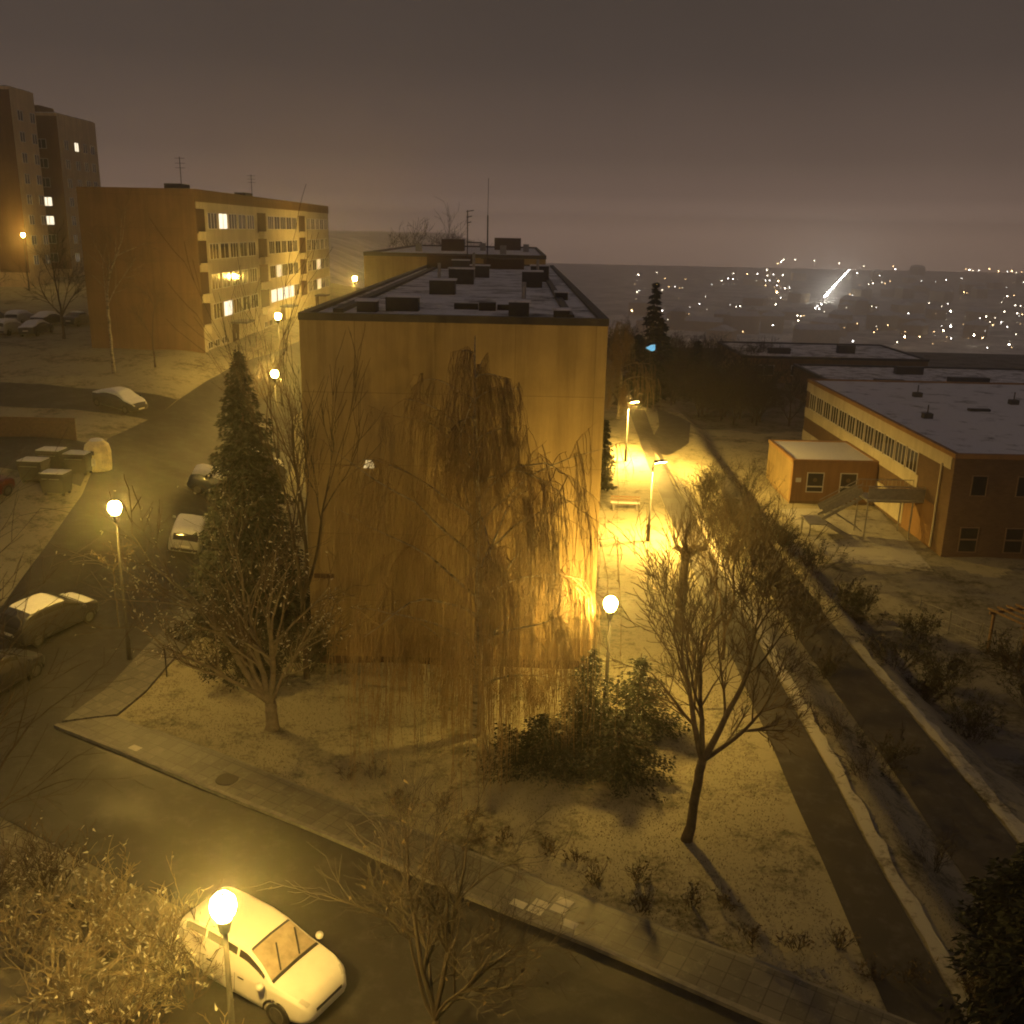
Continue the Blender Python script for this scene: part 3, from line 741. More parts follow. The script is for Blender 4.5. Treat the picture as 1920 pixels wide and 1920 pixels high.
def leaf_cards(mb, c, s0, s1, dirn=None):
    n = len(c); a = nr.normal(0, 1, (n, 3)); a /= np.linalg.norm(a, axis=1)[:, None]
    if dirn is not None: a = a*0.45 + dirn; a /= np.linalg.norm(a, axis=1)[:, None]
    b = np.cross(a, nr.normal(0, 1, (n, 3))); b /= (np.linalg.norm(b, axis=1)[:, None]+1e-9)
    s = nr.uniform(s0, s1, (n, 1))
    v = np.stack([c - b*s*0.3, c + a*s*1.3, c + b*s*0.3, c - a*s*0.25], 1).reshape(-1, 3)
    mb.raw(v, [(4*i, 4*i+1, 4*i+2, 4*i+3) for i in range(n)])

def conifer(x, y, hh, rad, label, name='spruce_tree', tiers=26, boughs=13, mat='needle', droop=0.35, low=0.3, cat='tree', group=None, dens=1.0, lean=0, card=(0.09, 0.20), dust=0):
    nr.seed((sum(ord(q)*(i_+3) for i_, q in enumerate(label)) + int(abs(x)*131 + abs(y)*977)) % 100003)
    z = h(x, y); t = empty(name, (x, y, z), 0, label, cat, group)
    mt = MB().tube([(0, 0, -0.3), (0, 0, hh*0.5), (0, 0, hh*0.97)], [0.035*hh*0.45+0.04, 0.02*hh*0.5+0.02, 0.015], 8)
    cs = []; ds = []; wood = MB()
    for i in range(tiers):
        f = i/(tiers-1); zz = low + (hh-low-0.25)*f
        r_ = rad*((1-f)**0.85)*nr.uniform(0.8, 1.12) + 0.12
        nb = max(5, int(boughs*(1-0.5*f)))
        for k in range(nb):
            az = nr.uniform(0, 2*PI); rr = r_*nr.uniform(0.72, 1.15)
            e = np.array([math.cos(az), math.sin(az), 0])
            n = max(3, int(rr/0.16*dens)); s = np.linspace(0.12, 1, n)
            pts = e[None]*(s*rr)[:, None]; pts[:, 2] = zz - droop*rr*s**1.4 + 0.12*rr*s**4 + nr.uniform(-0.12, 0.12)
            wood.tube(pts[[0, n//2, n-1]], [0.02, 0.014, 0.006], 3, cap=False)
            side = np.cross(e, [0, 0, 1.0])
            for q in range(n):
                wd = 0.32*rr*(1-0.75*s[q])+0.07
                m_ = 7
                c = pts[q] + side*nr.uniform(-wd, wd, (m_, 1)) + np.array([0, 0, 1])*nr.normal(-0.05, 0.06, (m_, 1))
                cs.append(c); ds.append(np.tile(e*0.8+np.array([0, 0, -0.35]), (m_, 1)) + side*np.sign(nr.uniform(-1, 1, (m_, 1)))*0.5)
    c = np.concatenate(cs); d_ = np.concatenate(ds)
    mb = MB(); leaf_cards(mb, c, card[0], card[1], d_)
    mt.build('trunk', MT['bark'], t, smooth=True); wood.build('boughs', MT['twig_dark'], t); mb.build('crown', MT[mat], t)
    if dust:
        k = c[nr.randint(0, len(c), dust)]; k = k[k[:, 2] > 0.25*hh] + np.array([0, 0, 0.05]); m3 = MB(); leaf_cards(m3, k, card[0]*0.7, card[1]*0.7); m3.build('snow_dusting', MT['snow'], t)  # dusting of loose snow cards laid over the needles
    return t

# the three-stemmed tree on the lawn, left
bare_tree(-8.4, 30.95, [((-1.0, -0.05, 0.62), 5.0, 0.13), ((-0.6, 0.25, 0.85), 4.6, 0.11), ((-0.12, 0.1, 1.0), 4.0, 0.12), ((0.24, 0.0, 1.0), 4.8, 0.13), ((-0.8, -0.4, 0.75), 4.0, 0.09), ((0.5, -0.2, 0.9), 3.4, 0.08)],
          dict(kids=[8, 5, 4, 3], spread=(0.3, 0.8), ratio=(0.42, 0.66), trop=0.035, wob=0.10, trunk_lev=1), 'bare three-stemmed tree on the lawn left of the birch', trunk_h=1.0, trunk_r=0.27, maxlev=3, leaves=900, minr=0.010, bark='bark_pale', leafmat='ice')
# tall thin stems against the left edge of the end wall
bare_tree(-8.0, 34.9, [((-0.12, 0, 1), 6.6, 0.08), ((0.22, 0.05, 1), 6.8, 0.09), ((0.4, -0.1, 1), 5.2, 0.07)],
          dict(kids=[6, 4, 3], spread=(0.2, 0.5), ratio=(0.45, 0.7), trop=0.08, wob=0.06), 'slender dark tree with upright branches against the left side of the end wall', trunk_h=3.4, trunk_r=0.12, twig='twig_dark', bark='twig_dark', maxlev=3)

# weeping birch in front of the end wall
def birch(x, y, H_, crown_r, label, n_limb=34, strands=3400, name='weeping_birch', zmin=0.4, group=None, strand_len=(0.7, 3.6), base_z=2.6):
    nr.seed((sum(ord(q)*(i_+3) for i_, q in enumerate(label)) + int(abs(x)*131 + abs(y)*977)) % 100003)
    z = h(x, y); t = empty(name, (x, y, z), 0, label, 'tree', group)
    mt, mc = MB(), MB()
    n = 22; s = np.linspace(0, 1, n)
    tp = np.stack([0.12*np.sin(s*5)+0.25*s*0, 0.1*np.sin(s*4+1), -0.3+(H_+0.3)*s], 1)
    mt.tube(tp, 0.21*(1-s)**0.8+0.012, 9)
    wood = []
    for i in range(n_limb):
        f = 0.16+0.8*(i/(n_limb-1))**0.9; j = int(f*(n-1)); az = i*2.4+nr.uniform(-0.4, 0.4)
        r_ = crown_r*float(np.interp(f, [0.15, 0.3, 0.5, 0.65, 0.8, 1.0], [0.55, 0.85, 1.0, 0.72, 0.42, 0.12]))*nr.uniform(0.7, 1.1)
        d = np.array([math.cos(az), math.sin(az), nr.uniform(0.75, 1.3)])
        pts, rad = limb(tp[j], d, r_*1.45, 0.065*(1.1-f)+0.012, 0.008, 8, 0.10, -0.10)
        mt.tube(pts, rad, 5, cap=False); wood.append((pts, r_))
        for k in range(11):
            q = nr.randint(2, 9); dd = perp(pts[min(q, 8)]-pts[q-2], nr.uniform(0.4, 1.3))
            p2, r2 = limb(pts[q], dd, r_*nr.uniform(0.25, 0.6), 0.016, 0.007, 5, 0.16, -0.12)
            mc.tube(p2, r2, 4, cap=False); wood.append((p2, r_))
    for i in range(strands):
        pts, r_ = wood[nr.randint(len(wood))]
        u = nr.uniform(1.5, len(pts)-1.001); p = pts[int(u)]*(1-u%1) + pts[int(u)+1]*(u%1)
        if p[2] > 0.66*H_ and nr.uniform() < 0.5: continue
        L = nr.uniform(*strand_len)*min(1.0, 0.35+p[2]/H_)
        if p[2] < 0.6*H_ and nr.uniform() < 0.55: L = max(L, p[2]-nr.uniform(0.2, 2.4))
        L = min(L, max(0.6, p[2]-zmin))
        m_ = 6; sx = nr.normal(0, 0.10, 2); ss_ = np.linspace(0, 1, m_)
        out = p[:2]/(np.linalg.norm(p[:2])+0.3)
        q = np.zeros((m_, 3)); q[:, :2] = p[:2] + np.outer(1-(1-ss_)**2, out*0.28+sx) + np.cumsum(nr.normal(0, 0.035, (m_, 2)), 0); q[:, 2] = p[2] - L*ss_**1.15
        mc.tube(q, np.linspace(0.0105, 0.006, m_), 3, cap=False)
        for b in range(3):   # side twiglets
            u = nr.randint(1, m_-1); e = q[u]+np.array([nr.normal(0, 0.10), nr.normal(0, 0.10), -nr.uniform(0.2, 0.5)])
            mc.tube([q[u], (q[u]+e)/2+nr.normal(0, 0.015, 3), e], [0.008, 0.0065, 0.0045], 3, cap=False)
    mt.build('trunk', MT['birch'], t, smooth=True); mc.build('crown', MT['birch_twig'], t)
    # catkins and withered leaves, coloured lighter to paint in lamplight glints on the strands
    src = np.concatenate(mc.v); k = int(strands*2.2); c = src[src[:, 2] < 0.7*H_]; src = c; c = src[nr.randint(0, len(src), k)]+nr.normal(0, 0.03, (k, 3))
    mb = MB(); leaf_cards(mb, c, 0.03, 0.065, np.tile(np.array([0, 0, -1.0]), (k, 1))); mb.build('leaves', MT['catkin_glint'], t)
    return t
birch(-1.15, 30.6, 14.0, 4.3, 'weeping birch with pale trunk and hanging twigs in front of the end wall')
birch(10.0, 92.0, 9.5, 3.0, 'small weeping tree brightly lit by the lamp at the right corner of the block', 18, 900, strand_len=(1.2, 3))

# spruce beside the left edge of the block
conifer(-11.4, 40.0, 12.3, 2.9, 'tall dark spruce standing left of the ochre end wall', tiers=46, boughs=19)
# lawn tree on the right
bare_tree(5.35, 24.8, [((-0.28, 0.15, 1.0), 3.9, 0.10), ((0.35, 0.05, 0.85), 4.2, 0.11), ((0.62, 0.2, 0.35), 2.6, 0.08), ((0.05, 0.3, 1.0), 3.8, 0.09)],
          dict(kids=[8, 5, 4, 3], spread=(0.3, 0.75), ratio=(0.42, 0.66), trop=0.05, wob=0.08, trunk_lev=1), 'bare forked tree on the right of the lawn next to the footpath', trunk_h=2.6, trunk_r=0.17, lean=(0.30, 0.1))
# pollarded tree
def pollard(x, y, hh, label):
    z = h(x, y); t = empty('pollarded_tree', (x, y, z), 0, label, 'tree')
    mt, mc = MB(), MB()
    mt.tube([(0, 0, -0.2), (0.03, 0, hh*0.5), (0.12, 0, hh)], [0.24, 0.19, 0.2], 9)
    heads = []
    for az, L, up in ((PI*0.95, 0.5, 0.5), (0.1, 0.9, 0.45), (1.6, 0.6, 0.6), (-1.2, 0.5, 0.6)):
        e = np.array([0.12+L*math.cos(az), L*math.sin(az), hh+up*0.6]); mt.tube([(0.12, 0, hh-0.15), (np.array([0.12, 0, hh])+e)/2, e], [0.17, 0.13, 0.15], 7); heads.append(e)
    for e in heads:
        for k in range(16): sprout(mc, mc, e, np.array([nr.normal(0, 0.5), nr.normal(0, 0.5), 1.0]), nr.uniform(1.0, 2.0), 0.018, 2, dict(kids=[2, 2, 3], spread=(0.2, 0.5), ratio=(0.4, 0.6), trop=0.05, wob=0.06), 3)
    mt.build('trunk', MT['bark'], t, smooth=True); mc.build('crown', MT['twig'], t)
pollard(7.6, 40.5, 3.7, 'pollarded tree with knuckled stubs and short shoots beside the footpath')
# thin trees between path and lawn
bare_tree(9.0, 37.5, [((-0.25, 0, 1), 3.4, 0.06), ((0.35, 0, 1), 3.6, 0.07), ((0.05, 0.3, 1), 3.2, 0.05)], dict(kids=[7, 5, 3], spread=(0.3, 0.7), ratio=(0.4, 0.65), trop=0.06, wob=0.08),
          'small twiggy tree growing between the pollarded tree and the footpath', trunk_h=1.4, trunk_r=0.09, maxlev=3)
bare_tree(7.0, 33.0, [((-0.25, 0, 1), 3.6, 0.05), ((0.3, 0, 1), 3.8, 0.06)], dict(kids=[7, 4, 3], spread=(0.3, 0.7), ratio=(0.4, 0.65), trop=0.06, wob=0.08),
          'thin sapling behind the forked lawn tree, right of the glowing corner lamp', trunk_h=1.6, trunk_r=0.07, maxlev=3)
# foreground tree at the bottom
bare_tree(-1.45, 17.3, [((0.08, 0.1, 1), 3.8, 0.075), ((-0.16, 0.1, 1), 3.8, 0.07), ((-0.6, 0.1, 0.75), 3.0, 0.05), ((0.55, 0.15, 0.7), 2.9, 0.05), ((-0.3, 0.5, 0.7), 2.8, 0.045), ((0.3, -0.2, 0.9), 2.6, 0.04)],
          dict(kids=[9, 6, 5], spread=(0.35, 0.85), ratio=(0.4, 0.62), trop=0.03, wob=0.09), 'leafless small tree with wet twigs in the foreground right of the pale hatchback', trunk_h=0.5, trunk_r=0.13, maxlev=3, leaves=120, leafmat='leaf_dry', minr=0.005, twig='twig_wet', bark='twig_wet')
# foreground tree leaning in from the left edge
bare_tree(-14.4, 18.6, [((0.55, 0.75, 0.9), 6.2, 0.09), ((0.2, 0.9, 1), 7.0, 0.10), ((0.75, 0.5, 0.55), 5.2, 0.07), ((0.35, 0.3, 1.1), 6.6, 0.09), ((0.0, 0.8, 0.9), 6.2, 0.08), ((0.3, 1.0, 0.55), 6.0, 0.07)],
          dict(kids=[7, 4, 3], spread=(0.3, 0.75), ratio=(0.4, 0.62), trop=0.02, wob=0.08), 'dark bare tree whose branches reach in from the left edge of the foreground', trunk_h=1.5, trunk_r=0.2, twig='twig_dark', bark='twig_dark', maxlev=3)
# birch-like thin pale trunk before the orange end wall of the left block
bare_tree(-33.2, 80.0, [((0.02, 0, 1), 5.6, 0.09), ((0.3, 0.1, 0.9), 3.4, 0.05), ((-0.3, 0, 0.9), 3.4, 0.05)], dict(kids=[7, 4, 3], spread=(0.4, 0.8), ratio=(0.4, 0.6), trop=0.0, wob=0.06),
          'slim pale-trunked birch before the orange end wall of the left block', 'bare trees at the back', name='birch_tree', trunk_h=5.4, trunk_r=0.15, bark='birch', maxlev=3, minr=0.012)
bare_tree(-30.5, 82.0, [((0.1, 0, 1), 3.2, 0.05), ((-0.3, 0, 0.9), 2.4, 0.04)], dict(kids=[6, 4, 3], spread=(0.4, 0.8), ratio=(0.4, 0.6), trop=0.0, wob=0.06),
          'short bare sapling close to the near corner of the cream block', 'bare trees at the back', trunk_h=2.4, trunk_r=0.08, maxlev=3, minr=0.012)
for (x, y, s, lab) in ((-50.5, 92, 1.3, 'bare tree beside the small high lamp at the far left'), (-53, 84, 1.0, 'bare tree at the left edge in front of parked cars'),
                       (-19.5, 70, 0.9, 'bare tree beneath the lower lamp behind the spruce'), (-14.2, 62, 0.8, 'twiggy tree in the gap between spruce and middle block'), (-43.5, 94, 1.2, 'bare tree left of the orange end wall, in front of the towers')):
    bare_tree(x, y, [((0.05, 0, 1), 4.2*s, 0.08*s), ((0.45, 0.1, 0.9), 3.4*s, 0.06*s), ((-0.45, -0.1, 0.9), 3.4*s, 0.06*s), ((0, 0.5, 0.9), 3.2*s, 0.05*s)],
              dict(kids=[7, 5, 3], spread=(0.35, 0.8), ratio=(0.4, 0.65), trop=0.03, wob=0.09), lab, 'bare trees at the back', trunk_h=1.8*s, trunk_r=0.13*s, maxlev=3, minr=0.013, twig='twig_dark', bark='bark')

# conifers and evergreens by the corner lamp
conifer(2.9, 31.0, 3.4, 1.5, 'snow-lit green conifer right under the corner lamp', name='pine_shrub', tiers=14, boughs=12, mat='needle2', low=0.2, cat='shrub', droop=0.15, card=(0.06, 0.13), dust=420)
conifer(4.7, 31.6, 3.0, 1.5, 'bushy conifer between the corner lamp and the forked lawn tree', name='pine_shrub', tiers=13, boughs=12, mat='needle2', low=0.2, cat='shrub', droop=0.1, card=(0.06, 0.13), dust=260)
conifer(1.2, 28.9, 1.9, 2.0, 'low dark spreading juniper at the foot of the birch', name='juniper_shrub', tiers=9, boughs=15, mat='needle', low=0.25, cat='shrub', droop=0.1, card=(0.06, 0.13))
conifer(3.7, 28.6, 2.1, 2.2, 'wide dark juniper casting shade on the lawn left of the forked tree', name='juniper_shrub', tiers=9, boughs=16, mat='needle', low=0.25, cat='shrub', droop=0.12, card=(0.06, 0.13))
conifer(6.3, 65.5, 5.0, 0.9, 'narrow dark conifer hugging the right corner of the block above the bench', name='cypress_tree', tiers=20, boughs=11, mat='needle2', low=0.3, droop=0.1)
conifer(12.7, 18.4, 4.8, 2.3, 'dark blue-black conifer in the lower right corner', tiers=22, boughs=14, droop=0.3)
conifer(13.9, 21.6, 3.6, 1.9, 'second dark conifer just above the one in the lower right corner', tiers=18, boughs=14, droop=0.3)

# shrubs
def shrub(x, y, r_, hh, label, group=None, stems=26, mat='twig_dark', leaves=0, leafmat='leaf_dark', name='bare_shrub', minr=0.006, lev=2):
    nr.seed((sum(ord(q)*(i_+3) for i_, q in enumerate(label)) + int(abs(x)*131 + abs(y)*977)) % 100003)
    z = h(x, y); t = empty(name, (x, y, z), 0, label, 'shrub', group); mb = MB()
    for i in range(stems):
        az = nr.uniform(0, 2*PI); q = nr.uniform(0.05, 1)
        p = np.array([math.cos(az)*r_*0.35*q, math.sin(az)*r_*0.35*q, -0.05])
        d = np.array([math.cos(az)*q*r_/hh*1.1, math.sin(az)*q*r_/hh*1.1, 1.0])
        sprout(mb, mb, p, d, hh*nr.uniform(0.7, 1.05), 0.018*max(0.5, hh/2), 3-lev if lev < 3 else 0, dict(kids=[5, 5, 4, 3], spread=(0.3, 0.9), ratio=(0.35, 0.6), trop=0.02, wob=0.12, trunk_lev=9), 3, minr)
    mb.build('stems', MT[mat], t)
    if leaves:
        src = np.concatenate(mb.v); src = src[src[:, 2] > 0.15*hh]
        c = src[nr.randint(0, len(src), leaves)]+nr.normal(0, 0.06, (leaves, 3)); m2 = MB(); leaf_cards(m2, c, 0.05, 0.12); m2.build('foliage', MT[leafmat], t)
    return t
shrub(-10.3, 34.8, 1.8, 1.5, 'round dark evergreen shrub behind the three-stemmed tree', leaves=5200, stems=34, name='evergreen_shrub')
shrub(-8.2, 35.6, 0.9, 1.6, 'dark upright shrub at the left foot of the end wall', leaves=2200, stems=18, name='evergreen_shrub')
# twiggy bank at the bottom left
for i, (u_, v_, r_, hh, lab) in enumerate((
    (-21.5, 12.9, 1.2, 1.5, 'pale frosted twig bush on the bank at the left edge of the foreground'), (-19.3, 13.0, 1.2, 1.3, 'frosted bush second from the left edge on the bank'),
    (-17.2, 12.6, 1.2, 1.4, 'tangled bare bush in the middle of the bottom left bank'), (-15.4, 12.3, 1.1, 1.5, 'lit golden bush nearest the rear of the pale hatchback'),
    (-20.0, 10.9, 1.3, 1.6, 'dense dark bush in the bottom left corner'), (-17.6, 10.6, 1.3, 1.5, 'low tangled bush at the bottom edge left of the hatchback'), (-15.3, 10.2, 1.2, 1.3, 'bush at the bottom edge below the lamp-lit golden bush'),
    (-13.3, 10.4, 1.1, 1.1, 'small bush beside the post of the bottom lamp'), (-18.6, 12.0, 1.2, 1.3, 'bush in the thick of the frosted bank'), (-22.5, 11.4, 1.2, 1.5, 'bush half cut by the left edge of the picture'), (-16.2, 11.4, 1.1, 1.2, 'bush between the golden bush and the bottom edge'))):
    p = uv(u_, v_); shrub(p[0], p[1], r_, hh, lab, 'twiggy bushes on the bottom left bank', 20, 'twig_frost' if i % 3 else 'twig', leaves=120, leafmat='ice', lev=2, minr=0.009)
# brush on the slope right of the footpath
for i in range(34):
    y = 31 + i*1.15
    if (y < 41 and i % 3) or (y < 50 and i % 2): continue
    y += nr.uniform(-0.5, 0.5); x = (12.4 if i % 2 else 13.0) + (y-31)*0.035 + nr.uniform(-0.5, 0.6) + (1.6 if i % 3 == 0 and y > 42 else 0)
    shrub(x, y, nr.uniform(1.2, 1.8), nr.uniform(1.0, 2.4)*(0.6 if y < 39 else 1.0), 'one of the tangled bare shrubs filling the slope right of the footpath', 'brush on the slope by the footpath', 15, 'twig_dark', leaves=200, leafmat='leaf_dark', minr=0.010)
for i in range(0, 24, 4):
    y = 40 + (i % 12)*2.1 + nr.uniform(-0.6, 0.6); x = 17.4 + (i//12)*1.7 + nr.uniform(-0.5, 0.5) - (0.6 if y > 55 else 0)
    shrub(x, y, nr.uniform(1.1, 1.6), nr.uniform(1.0, 1.7), 'one of the dark bushes on the bank below the annex', 'dark bushes on the bank below the annex', 16, 'twig_dark', leaves=1100, leafmat='leaf_dark', minr=0.009, name='evergreen_shrub')
for (x, y, lab) in ((21.5, 47, 'dark bush in the nursery garden left of the fence'), (24.5, 43.5, 'dark bush at the right edge of the garden below the school'), (23.5, 39.5, 'low bush in the darkest part of the garden at the right edge'), (20.6, 41.5, 'bush on the inner side of the garden bank'), (19.2, 36, 'shrub at the right edge above the snowy bank')):
    shrub(x, y, 1.3, 1.5, lab, None, 18, 'twig_dark', leaves=900, leafmat='leaf_dark', minr=0.008, name='evergreen_shrub')
bare_tree(22.6, 38.0, [((0.1, 0, 1), 3.2, 0.06), ((0.5, 0.1, 0.9), 2.6, 0.05), ((-0.5, 0, 0.9), 2.6, 0.05)], dict(kids=[7, 5, 3], spread=(0.35, 0.8), ratio=(0.4, 0.65), trop=0.03, wob=0.09), 'bare garden tree at the right edge below the school', trunk_h=1.6, trunk_r=0.11, maxlev=3, twig='twig_dark')
t = empty('garden_fence', (22.6, 50.0, h(22.6, 50.0)), R(-62), 'grey wire garden fence running down from the school corner', 'fence')
m = MB()
for k in range(34): m.bar((k*0.3, 0, 0.05), (k*0.3, 0, 1.15), 0.008, 4)
for z in (0.1, 0.6, 1.15): m.bar((0, 0, z), (9.9, 0, z), 0.012, 4)
m.build('wire_panel', MT['steel'], t)
for k in range(6): MB().tube([(k*1.98, 0.03, -0.5), (k*1.98, 0.03, 1.3)], 0.035, 6).build('post', MT['steel'], t)
t = empty('pergola', (26.0, 45.0, h(26.0, 45.0)), R(20), 'small timber frame in the dark garden at the right edge', 'pergola')
for px in (-1.4, 1.4):
    for py in (-1, 1): MB().box(px-0.06, px+0.06, py-0.06, py+0.06, -0.4, 2.2).build('post', MT['wood'], t)
for py in (-1, 1): MB().box(-1.7, 1.7, py-0.05, py+0.05, 2.202, 2.34).build('beam', MT['wood'], t)
for k in range(6): MB().box(-1.5+k*0.6-0.03, -1.5+k*0.6+0.03, -1.3, 1.3, 2.342, 2.45).build('rafter', MT['wood'], t)
for i, (x, y, lab) in enumerate(((12.0, 28.6, 'sparse shrub on the verge between the two paths, level with the forked tree'), (12.7, 24.5, 'thin shrub on the verge above the dark corner conifers'), (11.9, 31.2, 'thin shrub at the lower end of the slope brush'))):
    shrub(x, y, 0.8, 1.0, lab, None, 10, 'twig_dark', minr=0.006)
# dry perennials along the pavement edge
for i in range(26):
    u_ = -18.5 + i*0.92 + nr.uniform(-0.3, 0.3); p = uv(u_, 20.75+nr.uniform(-0.2, 0.9)+(0.3 if i % 3 else 0))
    shrub(p[0], p[1], 0.35, nr.uniform(0.35, 0.6), 'one of the small dry plants strewn along the lawn edge of the pavement', 'dry plants along the pavement edge', 7, 'twig_dark', leaves=40, leafmat='leaf_dry', minr=0.005)
# dark woods between the path end and the valley
for i in range(64):
    x = nr.uniform(13, 37); y = nr.uniform(97, 150)
    if x > 29 and y < 128: x -= 10
    s = nr.uniform(0.6, 1.0)
    bare_tree(x, y, [((0.1, 0, 1), 3.6*s, 0.08), ((0.6, 0.1, 0.9), 3.2*s, 0.07), ((-0.6, 0, 0.9), 3.2*s, 0.07), ((0, -0.5, 0.8), 3.0*s, 0.06)], dict(kids=[6, 5, 3], spread=(0.4, 0.9), ratio=(0.4, 0.7), trop=0.02, wob=0.1),
              'one of the dark bare trees crowding the hillside beyond the footpath', 'dark trees on the hillside', trunk_h=0.6, trunk_r=0.13, twig='twig_dark', bark='twig_dark', maxlev=3, leaves=900, leafmat='leaf_dark', minr=0.018)
for (x, y, hh, lab) in ((14.5, 104, 12.4, 'tall dark conifer rising at the right end of the middle block roof'), (17.6, 118, 8.2, 'short conifer right of the roof corner against the city lights'), (22, 118, 7.0, 'pointed conifer on the hillside under the city lights'), (12.6, 100, 7.5, 'conifer close to the lit weeping tree')):
    conifer(x, y, hh, 2.0, lab, tiers=22, boughs=11, group='conifers on the hillside', card=(0.25, 0.5), dens=0.6)
for (x, y, s, lab) in ((-15.5, 190, 1.7, 'hazy bare tree crown rising over the roof of the block behind'), (-11, 196, 1.9, 'hazy treetop second from the left above the far roof'), (-20, 182, 1.5, 'faint tree beside the distant lamp at the far roof')):
    bare_tree(x, y, [((0.05, 0, 1), 5.2*s, 0.12*s), ((0.45, 0.1, 0.9), 4.4*s, 0.09*s), ((-0.45, -0.1, 0.9), 4.4*s, 0.09*s)], dict(kids=[7, 5, 3], spread=(0.35, 0.8), ratio=(0.4, 0.65), trop=0.03, wob=0.09), lab, 'hazy trees over the far roof', trunk_h=3.0*s, trunk_r=0.2*s, maxlev=3, minr=0.03, twig='twig_dark')
# sapling with bright leaves below the left lamp
a = gz(214, 1035, 3.6)
t = bare_tree(a[0]+0.1, a[1]-0.5, [((0.1, 0, 1), 1.0, 0.02), ((-0.4, 0, 0.7), 0.9, 0.02), ((0.4, 0, 0.7), 0.9, 0.02)], dict(kids=[4, 3], spread=(0.4, 0.9), ratio=(0.4, 0.6)), 'small leafy sapling catching light just below the left lamp', None, name='sapling', trunk_h=2.6, trunk_r=0.03, maxlev=2, leaves=120, leafmat='leaf_dry')

# ------------------------------------------------------------------ grass
def grass():
    n = 80000
    x = nr.uniform(-16, 12.5, n); y = nr.uniform(16.5, 38, n)
    vv = x*V[0]+y*V[1]
    keep = (vv > 20.4) & ~((x > -8.6) & (x < 3.6) & (y > 36.3)) & ~((x > 8.7) & (x < 11.3)) & ~((x < -13.9) & (y > 29))
    x2 = x[keep]; y2 = y[keep]; nn = len(x2)
    z = np.array([h(a, b) for a, b in zip(x2, y2)])
    c = np.stack([x2, y2, z-0.01], 1)
    hh = nr.uniform(0.03, 0.08, nn); az = nr.uniform(0, 2*PI, nn); w = 0.014
    dx = np.stack([np.cos(az)*w, np.sin(az)*w, np.zeros(nn)], 1)
    ln = np.stack([nr.normal(0, 0.045, nn), nr.normal(0, 0.045, nn), hh], 1)
    v = np.stack([c-dx, c+dx, c+ln], 1).reshape(-1, 3)
    o = MB().raw(v, [(3*i, 3*i+1, 3*i+2) for i in range(nn)]).build('grass', MT['blade'])
    tag(o, 'short frosted winter grass on the lawn', 'grass', kind='stuff')
grass()

# ------------------------------------------------------------------ cars
def gsm(a, k=9):
    w = np.hanning(k+2)[1:-1]; w /= w.sum(); p = np.pad(a, k//2, mode='edge'); return np.convolve(p, w, mode='valid')

PROFILES = {
 'hatch': dict(L=4.1, x=[-2.05,-2.0,-1.85,-1.5,-1.0,-0.2,0.3,0.7,1.08,1.5,1.85,2.0,2.05],
   zt=[0.62,1.02,1.34,1.50,1.53,1.52,1.45,1.25,1.02,0.95,0.84,0.70,0.52], zb=[0.58,0.84,0.90,0.90,0.89,0.87,0.86,0.86,0.87,0.86,0.76,0.62,0.48],
   w=[0.66,0.77,0.82,0.85,0.86,0.86,0.86,0.86,0.85,0.83,0.76,0.66,0.55], wt=[0.64,0.66,0.65,0.65,0.65,0.65,0.64,0.68,0.78,0.75,0.66,0.55,0.48], zl=[0.38,0.27,0.22]+[0.2]*7+[0.22,0.27,0.34],
   side=[(-1.62,-0.98),(-0.92,0.0),(0.07,0.86)], ws=(0.34,1.04), rw=(-2.0,-1.82), hood=(1.14,1.8), roof=(-1.5,0.25)),
 'sedan': dict(L=4.4, x=[-2.2,-2.15,-1.95,-1.5,-1.05,-0.55,0.1,0.5,0.9,1.25,1.6,1.95,2.12,2.2],
   zt=[0.6,0.92,1.02,1.05,1.28,1.42,1.43,1.38,1.18,0.97,0.9,0.8,0.66,0.5], zb=[0.55,0.84,0.93,0.94,0.93,0.92,0.91,0.9,0.89,0.88,0.83,0.73,0.6,0.46],
   w=[0.66,0.76,0.81,0.84,0.86,0.86,0.86,0.86,0.85,0.84,0.82,0.74,0.65,0.55], wt=[0.6,0.68,0.72,0.72,0.64,0.60,0.60,0.60,0.63,0.76,0.72,0.62,0.52,0.45], zl=[0.38,0.27,0.22]+[0.2]*8+[0.22,0.27,0.34],
   side=[(-0.95,-0.28),(-0.2,0.75)], ws=(0.48,1.18), rw=(-1.42,-0.72), hood=(1.3,1.9), roof=(-0.6,0.42)),
}
TYRE = None
